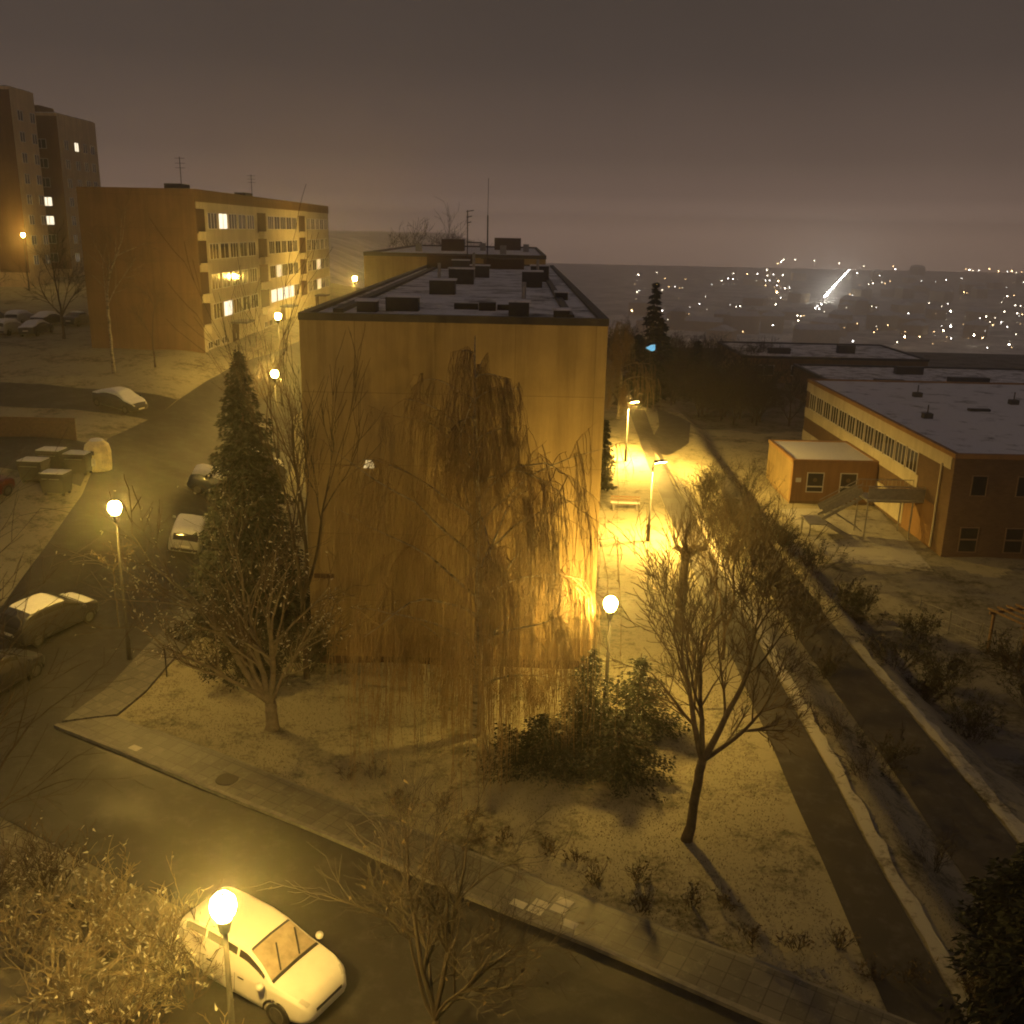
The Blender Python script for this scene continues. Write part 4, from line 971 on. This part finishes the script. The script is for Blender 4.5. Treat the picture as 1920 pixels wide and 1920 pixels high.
def make_car(label, paint, kind='hatch', group=None, full=False, snow=True, snow_mat=None, frosted=False, plate=True):
    P = PROFILES[kind]; xs = np.array(P['x'])
    D = np.linspace(xs[0], xs[-1], 241)
    A = {k: gsm(np.interp(D, xs, P[k]), 13) for k in ('zt', 'zb', 'w', 'wt', 'zl')}
    A['zt'] = np.maximum(A['zt'], A['zb']+0.015)
    def S(x, k, side=1):
        g = {q: np.interp(x, D, A[q]) for q in A}
        pts = [(g['w']*0.86, g['zl']), (g['w']*0.985, g['zl']+0.10), (g['w'], g['zl']*0.5+g['zb']*0.5+0.02), (g['w']*0.975, g['zb']), (g['wt'], g['zt']-0.045*min(1, (g['zt']-g['zb'])/0.2)), (g['wt']*0.82, g['zt']-0.01), (0, g['zt']+0.012)]
        i = min(int(k), 5); f = k-i
        return np.array([x, side*(pts[i][0]*(1-f)+pts[i+1][0]*f), pts[i][1]*(1-f)+pts[i+1][1]*f])
    def nrm(x, k, side):
        e = 0.02; k2 = min(k+0.05, 6); k1 = k2-0.1
        a = S(min(x+e, xs[-1]), k, side)-S(max(x-e, xs[0]), k, side); b = S(x, k2, side)-S(x, k1, side)
        n = np.cross(a, b)*side; n = n/(np.linalg.norm(n)+1e-9)
        return n if True else n
    KS = [0, 0.5, 1, 1.5, 2, 2.5, 2.9, 3.05, 3.4, 3.8, 4, 4.3, 4.7, 5, 5.5, 6]
    root = empty('parked_car', (0, 0, 0), 0, label, 'car', group)
    XS = np.linspace(xs[0], xs[-1], 56); vs = []; fs = []
    ring = [(k, 1) for k in KS] + [(k, -1) for k in KS[-2::-1]]; m = len(ring)
    for x in XS:
        for k, s in ring: vs.append(S(x, k, s))
    for i in range(len(XS)-1):
        for j in range(m-1): fs.append((i*m+j, (i+1)*m+j, (i+1)*m+j+1, i*m+j+1))
        fs.append((i*m+m-1, (i+1)*m+m-1, (i+1)*m, i*m))
    fs.append(tuple(range(m))); fs.append(tuple((len(XS)-1)*m+j for j in range(m))[::-1])
    MB().raw(vs, fs).build('body', paint, root, smooth=True)
    def patch(x0, x1, k0, k1, side, off, nx=8, nk=4, taper=None, both=False):
        mb = MB(); vs = []; fs = []
        ks = [(k, side) for k in np.linspace(k0, k1, nk+1)]
        if both: ks = [(k, 1) for k in np.linspace(k0, k1, nk+1)] + [(k, -1) for k in np.linspace(k1, k0, nk+1)[1:]]
        w = len(ks)
        for i, x in enumerate(np.linspace(x0, x1, nx+1)):
            for j, (k, s) in enumerate(ks):
                o = off
                if taper and (i in (0, nx) or j in (0, w-1)): o = -0.01
                p = S(x, k, s); n = nrm(x, min(k, 5.9), s)
                if n[2] < 0 and k > 3.5: n = -n
                vs.append(p+n*o)
        for i in range(nx):
            for j in range(w-1): fs.append((i*w+j, (i+1)*w+j, (i+1)*w+j+1, i*w+j+1))
        return mb.raw(vs, fs)
    for s in (1, -1):
        for (a, b) in P['side']:
            o = patch(a, b, 3.12, 3.88, s, 0.006)
            o.build('side_window', MT['glass'], root, smooth=True)
    wm = MT['frost_glass'] if frosted else MT['glass']
    patch(P['ws'][0], P['ws'][1], 4.35, 6, 1, 0.007, both=True).build('windscreen', wm, root, smooth=True)
    patch(P['rw'][0], P['rw'][1], 4.35, 6, 1, 0.007, both=True).build('rear_window', MT['glass'], root, smooth=True)
    m = MB()
    for s in (1, -1):
        for xx in (-0.95, 0.035, 0.98):
            m.tube([S(xx, k, s)*np.array([1, 1.003, 1]) for k in np.linspace(1.1, 2.95, 8)], 0.007, 4)
    m.build('door_seam', MT['black'], root)
    for s in (1, -1):
        for xx in (-0.75, 0.22):
            q = S(xx, 2.75, s); MB().box(q[0]-0.09, q[0]+0.09, q[1]-0.015, q[1]+0.015, q[2]-0.015, q[2]+0.015).build('door_handle', MT['black'], root, bevel=0.006)
    if frosted:
        patch(P['ws'][1]-0.005, P['ws'][1]+0.07, 4.3, 6, 1, 0.009, nx=2, both=True).build('cowl', MT['black'], root, smooth=True)
        patch(P['ws'][0]-0.03, P['ws'][0]+0.02, 4.5, 6, 1, 0.009, nx=2, both=True).build('windscreen_seal', MT['black'], root, smooth=True)
        # swept dark arc and wipers
        m = MB()
        for yy in (0.18, -0.42):
            p0 = S(1.02, 5.9, 1); p0[1] = yy; x2 = 0.5
            z2 = np.interp(x2, D, A['zt'])+0.03; z1 = np.interp(1.02, D, A['zt'])+0.03
            m.beam((1.02, yy, z1), (x2+0.08, yy+0.32, z2), 0.035, 0.02)
        m.build('wiper', MT['black'], root)
    if full:
        patch(xs[0]+0.1, xs[-1]-0.25, 3.55, 6, 1, 0.045, nx=30, nk=8, taper=True, both=True).build('snow_cover', MT['snow'], root, smooth=True)
    elif snow:
        sm = snow_mat or MT['snow']
        patch(P['roof'][0], P['roof'][1], 4.15, 6, 1, 0.05, nx=12, nk=6, taper=True, both=True).build('snow_cover', sm, root, smooth=True)
        patch(P['hood'][0], P['hood'][1], 4.2, 6, 1, 0.03, nx=8, nk=5, taper=True, both=True).build('bonnet_snow', sm, root, smooth=True)
    for s in (1, -1):
        patch(xs[-1]-0.26, xs[-1]-0.09, 3.05, 4.6, s, 0.006, 4, 4).build('headlight', MT['lens'], root, smooth=True)
        patch(xs[0]+0.03, xs[0]+0.14, 2.5, 3.3, s, 0.008, 4, 4).build('tail_light', MT['tail'], root, smooth=True)
        q = P['ws'][1]-0.12
        MB().lathe([(0.03, -0.07), (0.085, -0.05), (0.095, 0.0), (0.085, 0.05), (0.03, 0.07)], 8).build('mirror', paint, root, smooth=True, loc=(q, s*0.97, 0.99))
        for wx in (xs[0]+0.68, xs[-1]-0.78):
            w = MB(); yy = s*0.76
            prof = [(0.2, -0.09), (0.29, -0.09), (0.315, -0.06), (0.315, 0.06), (0.29, 0.09), (0.2, 0.09)]
            w.lathe(prof, 20)
            tyre = w.build('wheel', MT['rubber'], root, smooth=False, loc=(wx, yy, 0.315)); tyre.rotation_euler = (PI/2, 0, 0)
            rim = MB().lathe([(0.05, 0.10), (0.2, 0.098), (0.21, 0.085), (0.0, 0.085)] if s < 0 else [(0.0, -0.085), (0.21, -0.085), (0.2, -0.098), (0.05, -0.10)], 16)
            rim.build('rim', MT['rim'], tyre)
            arch = []
            for k in range(13):
                a = PI*k/12; arch.append((wx+0.375*math.cos(a), s*0.855, 0.315+0.36*math.sin(a)))
            MB().tube(arch, 0.032, 5).build('wheel_arch', MT['black'], root)
    if plate:
        MB().box(xs[0]-0.02, xs[0]+0.02, -0.26, 0.26, 0.56, 0.67).build('number_plate', MT['frame'], root)
        MB().box(xs[-1]-0.03, xs[-1]+0.015, -0.26, 0.26, 0.36, 0.47).build('number_plate', MT['frame'], root)
    g = MB().box(xs[-1]-0.08, xs[-1]+0.008, -0.42, 0.42, 0.50, 0.58).build('grille', MT['black'], root)
    MB().box(xs[0]-0.025, xs[0]+0.06, -0.66, 0.66, 0.36, 0.50).build('bumper', MT['black'] if not frosted else paint, root, bevel=0.03)
    return root

MT['frost_glass'] = plain('frosted_windscreen', (0.34, 0.28, 0.21), 0.7, 0.25, 4)
MT['rim'] = plain('dirty_wheel_rim', (0.09, 0.088, 0.085), 0.5, 0.3, 6, 0.4)
MT['lens'] = plain('lamp_lens', (0.55, 0.53, 0.5), 0.15, 0.05)
MT['tail'] = plain('tail_lens', (0.28, 0.02, 0.015), 0.2, 0.05)
MT['paint_pale'] = plain('frosted_pale_paint', (0.72, 0.70, 0.66), 0.35, 0.05, 2, coat=0.3)
MT['paint_dark'] = plain('dark_paint', (0.03, 0.03, 0.035), 0.3, 0.1, 2, coat=0.6)
MT['paint_red'] = plain('dark_red_paint', (0.12, 0.015, 0.012), 0.3, 0.1, 2, coat=0.6)
MT['paint_silver'] = plain('silver_paint', (0.34, 0.34, 0.34), 0.35, 0.1, 2, 0.4, coat=0.5)
MT['paint_blue'] = plain('dark_blue_paint', (0.03, 0.04, 0.07), 0.3, 0.1, 2, coat=0.5)

def put(car, x, y, rz):
    car.location = (x, y, h(x, y)+0.03); 
    # follow the slope of the ground
    e = 1.2; dx, dy = math.cos(rz), math.sin(rz)
    pit = math.atan2(h(x+dx*e, y+dy*e)-h(x-dx*e, y-dy*e), 2*e); rol = math.atan2(h(x-dy*e, y+dx*e)-h(x+dy*e, y-dx*e), 2*e)
    car.rotation_euler = (Matrix.Rotation(rz, 3, 'Z') @ Matrix.Rotation(-pit, 3, 'Y') @ Matrix.Rotation(rol, 3, 'X')).to_euler()
    return car
ang = math.atan2(U[1], U[0])
p = uv(-13.85, 13.3)
put(make_car('pale frosted hatchback parked at the kerb under the bottom street lamp', MT['paint_pale'], 'hatch', frosted=True, snow=False), -5.72, 18.95, ang).scale = (1.02, 1.02, 1.02)
cA = make_car('dark car with thick snow on its roof, seen from behind at the left edge', MT['paint_dark'], 'hatch', full=False, snow_mat=MT['snow']); put(cA, -19.6, 38.3, R(66))
cB = make_car('dark wet car under the branches at the left edge, below the snow-roofed one', MT['paint_dark'], 'sedan', snow=False); put(cB, -19.6, 33.2, R(72))
cC = make_car('snow-covered rounded car parked alone on the bend behind the containers', MT['paint_dark'], 'sedan', full=True); put(cC, -29.0, 70.5, R(-28))
cD = make_car('snowy car just left of the spruce, nearer one, above the left lamp', MT['paint_silver'], 'hatch', full=True); put(cD, -17.2, 49.0, R(100))
cE = make_car('snow-roofed car peeping out left of the spruce', MT['paint_blue'], 'hatch', full=True); put(cE, -17.8, 57.0, R(10))
cF = make_car('small snowy car half hidden behind the upper part of the spruce', MT['paint_dark'], 'sedan'); put(cF, -17.6, 63.5, R(20))
cG = make_car('red-lit car whose tail just shows at the left edge', MT['paint_red'], 'hatch', snow=False); put(cG, -28.3, 49.2, R(70))
cH = make_car('snowy car parked by the lamp between spruce and middle block', MT['paint_silver'], 'sedan'); put(cH, -15.3, 76.5, R(95))
cI = make_car('snow-topped car farther up, beside the left edge of the middle block roof', MT['paint_silver'], 'hatch'); put(cI, -17.0, 86.0, R(95))
protos = [cC, cD, cF]
for i in range(10):
    x = -47.5 - (i % 5)*3.0; y = 97 + (i//5)*9 + nr.uniform(-0.4, 0.4)
    c = copy_tree(protos[i % 3]); put(c, x, y, R(88 + nr.uniform(-4, 4)))
    c['label'] = 'one of the snow-covered cars in the far car park left of the orange end wall'; c['group'] = 'cars in the far left car park'

# ------------------------------------------------------------------ street furniture
def container(x, y, rz, label, group='rubbish containers'):
    t = empty('rubbish_container', (x, y, h(x, y)+0.03), rz, label, 'rubbish container', group)
    vs = [(-0.62, -0.42, 0.18), (0.62, -0.42, 0.18), (0.62, 0.42, 0.18), (-0.62, 0.42, 0.18), (-0.7, -0.52, 1.15), (0.7, -0.52, 1.15), (0.7, 0.52, 1.15), (-0.7, 0.52, 1.15)]
    MB().raw(vs, [(3,2,1,0),(4,5,6,7),(0,1,5,4),(1,2,6,5),(2,3,7,6),(3,0,4,7)]).build('body', MT['bin_green'], t, bevel=0.03)
    MB().box(-0.72, 0.72, -0.54, 0.54, 1.152, 1.26).build('lid', MT['bin_green'], t, bevel=0.04)
    MB().box(-0.68, 0.68, -0.5, 0.5, 1.262, 1.32).build('snow_cover', MT['snow'], t, bevel=0.025)
    for sx in (-1, 1):
        for sy in (-1, 1):
            w = MB().lathe([(0.02, -0.03), (0.09, -0.03), (0.09, 0.03), (0.02, 0.03)], 10).build('wheel', MT['rubber'], t, loc=(sx*0.5, sy*0.32, 0.09)); w.rotation_euler = (PI/2, 0, 0)
    MB().bar((-0.5, -0.58, 1.0), (0.5, -0.58, 1.0), 0.02).build('handle', MT['steel'], t)
for (px, py, z, lab) in ((62, 862, 4.4, 'front left of four snow-lidded rubbish containers'), (102, 872, 4.4, 'front right rubbish container, lid hanging towards us'), (96, 842, 4.6, 'back left rubbish container beside the recycling bell'), (145, 844, 4.5, 'back right rubbish container touching the recycling bell')):
    a = gz(px, py, z); container(a[0], a[1], R(-4), lab)
a = gz(183, 850, 4.1)
t = empty('recycling_bell', (a[0], a[1], h(a[0], a[1])+0.03), R(-20), 'pale yellow bell-shaped recycling container at the end of the row', 'recycling container')
MB().lathe([(0.72, 0.1), (0.75, 0.3), (0.78, 1.2), (0.68, 1.6), (0.4, 1.85), (0.1, 1.95)], 12).build('body', MT['bell'], t, smooth=False)
MB().lathe([(0.42, 1.86), (0.3, 1.95), (0.1, 2.0)], 12).build('snow_cover', MT['snow'], t)
for k in (-1, 1): MB().box(k*0.3-0.14, k*0.3+0.14, -0.80, -0.74, 1.15, 1.38).build('opening', MT['black'], t)
MB().box(-0.5, 0.5, -0.795, -0.76, 0.5, 0.95).build('sticker', MT['bell_white'], t)
# low wall round the container stand
t = empty('container_fence', (-31.5, 60.5, h(-31.5, 60.5)), 0, 'dark low enclosure behind the rubbish containers', 'fence')
part('board_panel', MT['wood'], t, (-4, 3.6, 0, 0.08, -0.4, 1.3)); part('board_panel', MT['wood'], t, (-4.08, -4, -4.5, 0.08, -0.4, 1.3))
for k in range(5): part('post', MT['steel'], t, (-3.95+k*1.85, -3.87+k*1.85, 0.081, 0.16, -0.5, 1.4))
# bench
t = empty('park_bench', (7.3, 60.2, h(7.3, 60.2)), R(-4), 'wooden bench with back by the hooded lamp, right of the middle block', 'bench')
for k in range(3): MB().box(-0.95, 0.95, -0.22+k*0.15, -0.10+k*0.15, 0.42, 0.46).build('seat_slat', MT['wood'], t)
MB().box(-0.95, 0.95, 0.26, 0.30, 0.55, 0.66).box(-0.95, 0.95, 0.27, 0.31, 0.74, 0.85).build('backrest', MT['wood'], t)
for s in (-0.75, 0.75):
    MB().box(s-0.06, s+0.06, -0.24, 0.24, -0.1, 0.419).build('leg', MT['kerb'], t)
    MB().beam((s, 0.24, 0.3), (s, 0.34, 0.9), 0.05, 0.04).build('back_support', MT['steel'], t)
MB().box(-0.93, 0.93, -0.21, 0.19, 0.462, 0.49).build('snow_cover', MT['snow'], t, bevel=0.01)
# thin post on the lawn, manhole, blue sign lamp
a = gz(313, 1270, h(-12.6, 34)); t = empty('marker_post', (a[0], a[1], h(a[0], a[1])), 0, 'thin dark marker post standing alone on the lawn left of the shrub', 'post')
MB().tube([(0, 0, -0.2), (0, 0, 1.15)], 0.025, 6).build('post', MT['black'], t); MB().box(-0.06, 0.06, -0.02, 0.02, 1.152, 1.36).build('plate', MT['black'], t)
p = gz(403, 1476, 0.11); q = U*np.dot(p[:2], U) + V*19.25; p[:2] = q
o = MB().lathe([(0.0, 0.118), (0.0, 0.118), (0.36, 0.118), (0.38, 0.10)][::-1], 20).build('manhole_cover', plain('cast_iron', (0.03, 0.026, 0.024), 0.5, 0.3, 20, 0.7)); o.location = (p[0], p[1], h(p[0], p[1])); tag(o, 'round iron manhole cover in the paved path near the three-stemmed tree', 'manhole cover')
t = empty('blue_sign', (13.3, 96, h(13.3, 96)), 0, 'small glowing blue sign on a post beyond the lit weeping tree', 'sign')
MB().tube([(0, 0, -0.2), (0, 0, 6.0)], 0.05, 6).build('post', MT['post'], t)
MB().raw([(-0.5, -0.06, 6.35), (0.0, -0.06, 6.65), (0.42, -0.06, 6.7), (0.45, -0.06, 6.15), (0.1, -0.06, 6.05), (-0.5, 0.06, 6.35), (0.0, 0.06, 6.65), (0.42, 0.06, 6.7), (0.45, 0.06, 6.15), (0.1, 0.06, 6.05)], [(4,3,2,1,0),(5,6,7,8,9),(0,1,6,5),(1,2,7,6),(2,3,8,7),(3,4,9,8),(4,0,5,9)]).build('sign_panel', emit('blue_glow', (0.16, 0.5, 0.75), 1.0, False), t)
# pale paving stones; light dots through the branches painted into their colour
for (px, py) in ((962, 1702), (1000, 1688), (1018, 1712), (1058, 1708), (1072, 1736), (1060, 1690), (240, 1411)):
    p = gz(px, py, 0.115); uu = np.dot(p[:2], U); q = round(np.dot(p[:2], U)/0.5)*0.5; w = min(19.85, max(19.0, np.dot(p[:2], V))); c = U*q + V*w
    o = MB().box(-0.21, 0.21, -0.13, 0.13, 0, 0.006).build('paving_stone', plain('lamplit_pale_paver', (0.45, 0.43, 0.36), 0.6)); o.location = (c[0], c[1], h(c[0], c[1])+0.112); o.rotation_euler = (0, 0, ang)
    tag(o, 'one of the pale slabs in the paved path, painted bright like spots of lamplight', 'paving slab', 'pale slabs in the paved path')

# ------------------------------------------------------------------ town across the valley
CR = [(185,157),(268,147),(178,232),(155,318),(293,318),(317,358),(410,333),(490,355),(560,182),(588,172),(612,150),(612,175),(675,152),(720,152),(763,135),(765,160),(757,182),(775,182),(793,155),(812,105),(828,98),(838,90),(890,88),(978,93),(1088,105),(835,157),(815,185),(808,205),(845,218),(865,215),(757,205),(752,250),(808,235),(825,260),(803,290),(460,287),(625,300),(642,298),(690,367),(655,412),(800,360),(790,383),(900,340),(915,342),(930,340),(905,362),(918,385),(912,438),(1085,340),(1105,342),(1150,455),(1255,303),(1240,195),(1295,195),(1318,185),(1330,222),(1340,130),(1332,118),(1270,160),(1200,118),(1170,148),(1245,415),(1307,383),(1385,412),(1383,435),(1400,330),(1420,350),(1445,355),(1450,435),(1350,460),(1570,180),(1548,215),(1650,235),(1590,320),(1550,300),(1558,408),(1590,388),(1592,443),(1695,428),(1722,352),(1750,345),(1748,375),(1750,393),(1735,440),(1755,485),(1780,382),(1790,350),(1818,370),(1832,322),(1845,390),(1853,470),(1845,600),(1880,295),(1905,297),(1890,330),(1912,335),(1845,253),(1875,250),(1660,130),(1675,135),(1690,138),(1717,137),(1765,130),(1805,140),(1845,142),(1865,140),(1885,147),(1910,145),(1918,190),(1423,200)]
BRIGHT = {(155,318),(293,318),(410,333),(912,438),(1150,455),(1558,408),(1695,428),(1590,388),(1383,435),(835,157),(815,185),(808,235),(1845,600),(1853,470),(1085,340),(1590,320),(490,355)}
light_mats = [emit('town_light_pale', (1.0, 0.86, 0.62), 1.0, False), emit('town_light_warm', (1.0, 0.62, 0.28), 1.0, False), emit('town_light_white', (1.0, 0.95, 0.85), 1.0, False)]
ZV = -34.0
sph = {}
def town_spot(px, py):
    z = ZV
    for _ in range(30):
        a = gz(px, py, z); z = 0.7*z + 0.3*(h(a[0], min(a[1], 1540)) + 7)
        if a[1] > 1540 or a[2] > CAM_H: z = min(z, -20)
    d = math.hypot(a[0], a[1])
    if d > 1540: a = np.array([0, 0, CAM_H]) + (a - np.array([0, 0, CAM_H]))*(1540/d)
    return a
def town_light(px, py, power, r0, label, group, mi=None, at=None):
    a = town_spot(px, py) if at is None else at
    d = math.hypot(a[0], a[1])
    mi = nr.randint(3) if mi is None else mi
    power *= 5.0*nr.choice([0.4, 0.7, 1.0, 1.8])
    lv = int(np.clip(round(math.log2(power*math.exp(d*HAZE))*2), -4, 40))
    key = (mi, lv)
    if key not in sph:
        m = light_mats[mi].copy(); m.node_tree.nodes['Emission'].inputs[1].default_value = 2**(lv/2); m.cycles.emission_sampling = 'FRONT'
        mb = MB().lathe([(0.45, -0.9), (1.0, 0.0), (0.45, 0.9)], 7)
        o = mb.build('town_lamp', m); sph[key] = o.data; 
    else:
        o = bpy.data.objects.new('town_lamp', sph[key]); COL.objects.link(o)
    s = 0.78*r0*d/900; o.location = a; o.scale = (s, s, s)
    tag(o, label, 'town light', group)
HAZE = 0.0011
TL = 'one of the tiny pale lights of the town glimmering through haze in the valley'
for c in CR:
    b = c in BRIGHT
    town_light(1120+c[0]/2.4, 450+c[1]/2.4, 3.5 if b else 1.5, 0.85 if b else 0.6, TL, 'lights of the town in the valley')
for i in range(130):
    px = nr.uniform(1180, 1960); py = 522 + 150*nr.uniform(0, 1)**1.2
    if py > 560 + (px-1180)*0.16: continue
    town_light(px, py, 0.5, 0.5, TL, 'lights of the town in the valley')
AL = 'one of the white lights strung along the bright straight avenue across the valley'
A0, A1 = town_spot(1546, 556), town_spot(1592, 506)
def av(f):
    # equal steps in the picture of a straight street running away
    w0, w1 = 1/A0[1], 1/A1[1]; y = 1/(w0+(w1-w0)*f); g = (y-A0[1])/(A1[1]-A0[1]); return A0*(1-g)+A1*g
for i in range(26):
    f = i/25.0
    town_light(0, 0, 7.0*(1-0.6*f), 0.95-0.3*f, AL, 'lights of the bright avenue', 2, av(f))
for (px, py, s) in ((1551, 553, 1.4), (1533, 574, 0.8), (1536, 579, 0.8), (1540, 571, 0.7), (1529, 578, 0.6)): town_light(px, py, 5, 0.8*s, AL, 'lights of the bright avenue', 2)
# dark houses of the town, barely seen through the haze
for i in range(46):
    px = nr.uniform(1200, 1930); py = nr.uniform(520, 640)
    a = gz(px, py, ZV-9); z0 = h(a[0], a[1]); w, l, hh = nr.uniform(10, 26), nr.uniform(10, 16), nr.uniform(6, 13)
    t = empty('town_house', (a[0], a[1], z0), nr.uniform(0, PI), 'one of the dim houses of the town lost in the haze of the valley', 'house', 'dim houses in the valley')
    part('wall', MT['tower'], t, (-w/2, w/2, -l/2, l/2, -2, hh))
    MB().raw([(-w/2-0.4, -l/2-0.4, hh), (w/2+0.4, -l/2-0.4, hh), (w/2+0.4, l/2+0.4, hh), (-w/2-0.4, l/2+0.4, hh), (-w/2-0.4, 0, hh+3), (w/2+0.4, 0, hh+3)], [(0,1,5,4),(2,3,4,5),(0,4,3),(1,2,5),(3,2,1,0)]).build('roof', MT['roof_full'], t)

# ------------------------------------------------------------------ air
GXE = 1.02*max(GX[-1], -GX[0]); GYE = GY[-1] + 25
m, nt, out = _nt('haze_air')
pv = nt.nodes.new('ShaderNodeVolumePrincipled')
pv.inputs['Density'].default_value = HAZE; pv.inputs['Color'].default_value = (0.97, 0.94, 0.91, 1); pv.inputs['Anisotropy'].default_value = 0.87
nt.links.new(pv.outputs[0], out.inputs['Volume'])
o = MB().box(-GXE, GXE, -90, GYE, -52, 41).build('haze', m); tag(o, 'thin night haze hanging over the estate and valley', 'haze', kind='stuff')

# ------------------------------------------------------------------ sky
w = bpy.data.worlds.new('World'); sc.world = w; w.use_nodes = True
nt = w.node_tree; nt.nodes.clear()
wo = nt.nodes.new('ShaderNodeOutputWorld'); bg = nt.nodes.new('ShaderNodeBackground'); nt.links.new(bg.outputs[0], wo.inputs[0])
tc = nt.nodes.new('ShaderNodeTexCoord'); sx = nt.nodes.new('ShaderNodeSeparateXYZ'); nt.links.new(tc.outputs['Generated'], sx.inputs[0])
col = ramp(nt, sx.outputs[2], [(0.0, (0.52, 0.34, 0.25)), (0.015, (0.34, 0.225, 0.17)), (0.035, (0.19, 0.127, 0.098)), (0.07, (0.125, 0.086, 0.067)), (0.15, (0.076, 0.056, 0.046)), (0.24, (0.060, 0.046, 0.038)), (0.45, (0.075, 0.058, 0.052)), (1.0, (0.095, 0.075, 0.070))])
n = noise(nt, tc.outputs['Generated'], 2.2, 5, 0.6)
col = mixc(nt, 0.35, col, ramp(nt, n, [(0.3, (0.75, 0.75, 0.75)), (0.7, (1.15, 1.15, 1.15))]), 'MULTIPLY')
nt.links.new(col, bg.inputs[0]); bg.inputs[1].default_value = 1.0

# ------------------------------------------------------------------ render settings
sc.view_settings.view_transform = 'Standard'; sc.view_settings.look = 'None'
sc.view_settings.exposure = 0.0; sc.view_settings.gamma = 1.0
cy = sc.cycles
cy.use_denoising = True
try: cy.denoiser = 'OPENIMAGEDENOISE'
except Exception: pass
cy.max_bounces = 4; cy.diffuse_bounces = 2; cy.glossy_bounces = 2; cy.volume_bounces = 3; cy.transparent_max_bounces = 4
cy.sample_clamp_indirect = 3.0
cy.caustics_reflective = False; cy.caustics_refractive = False
cy.filter_width = 1.9
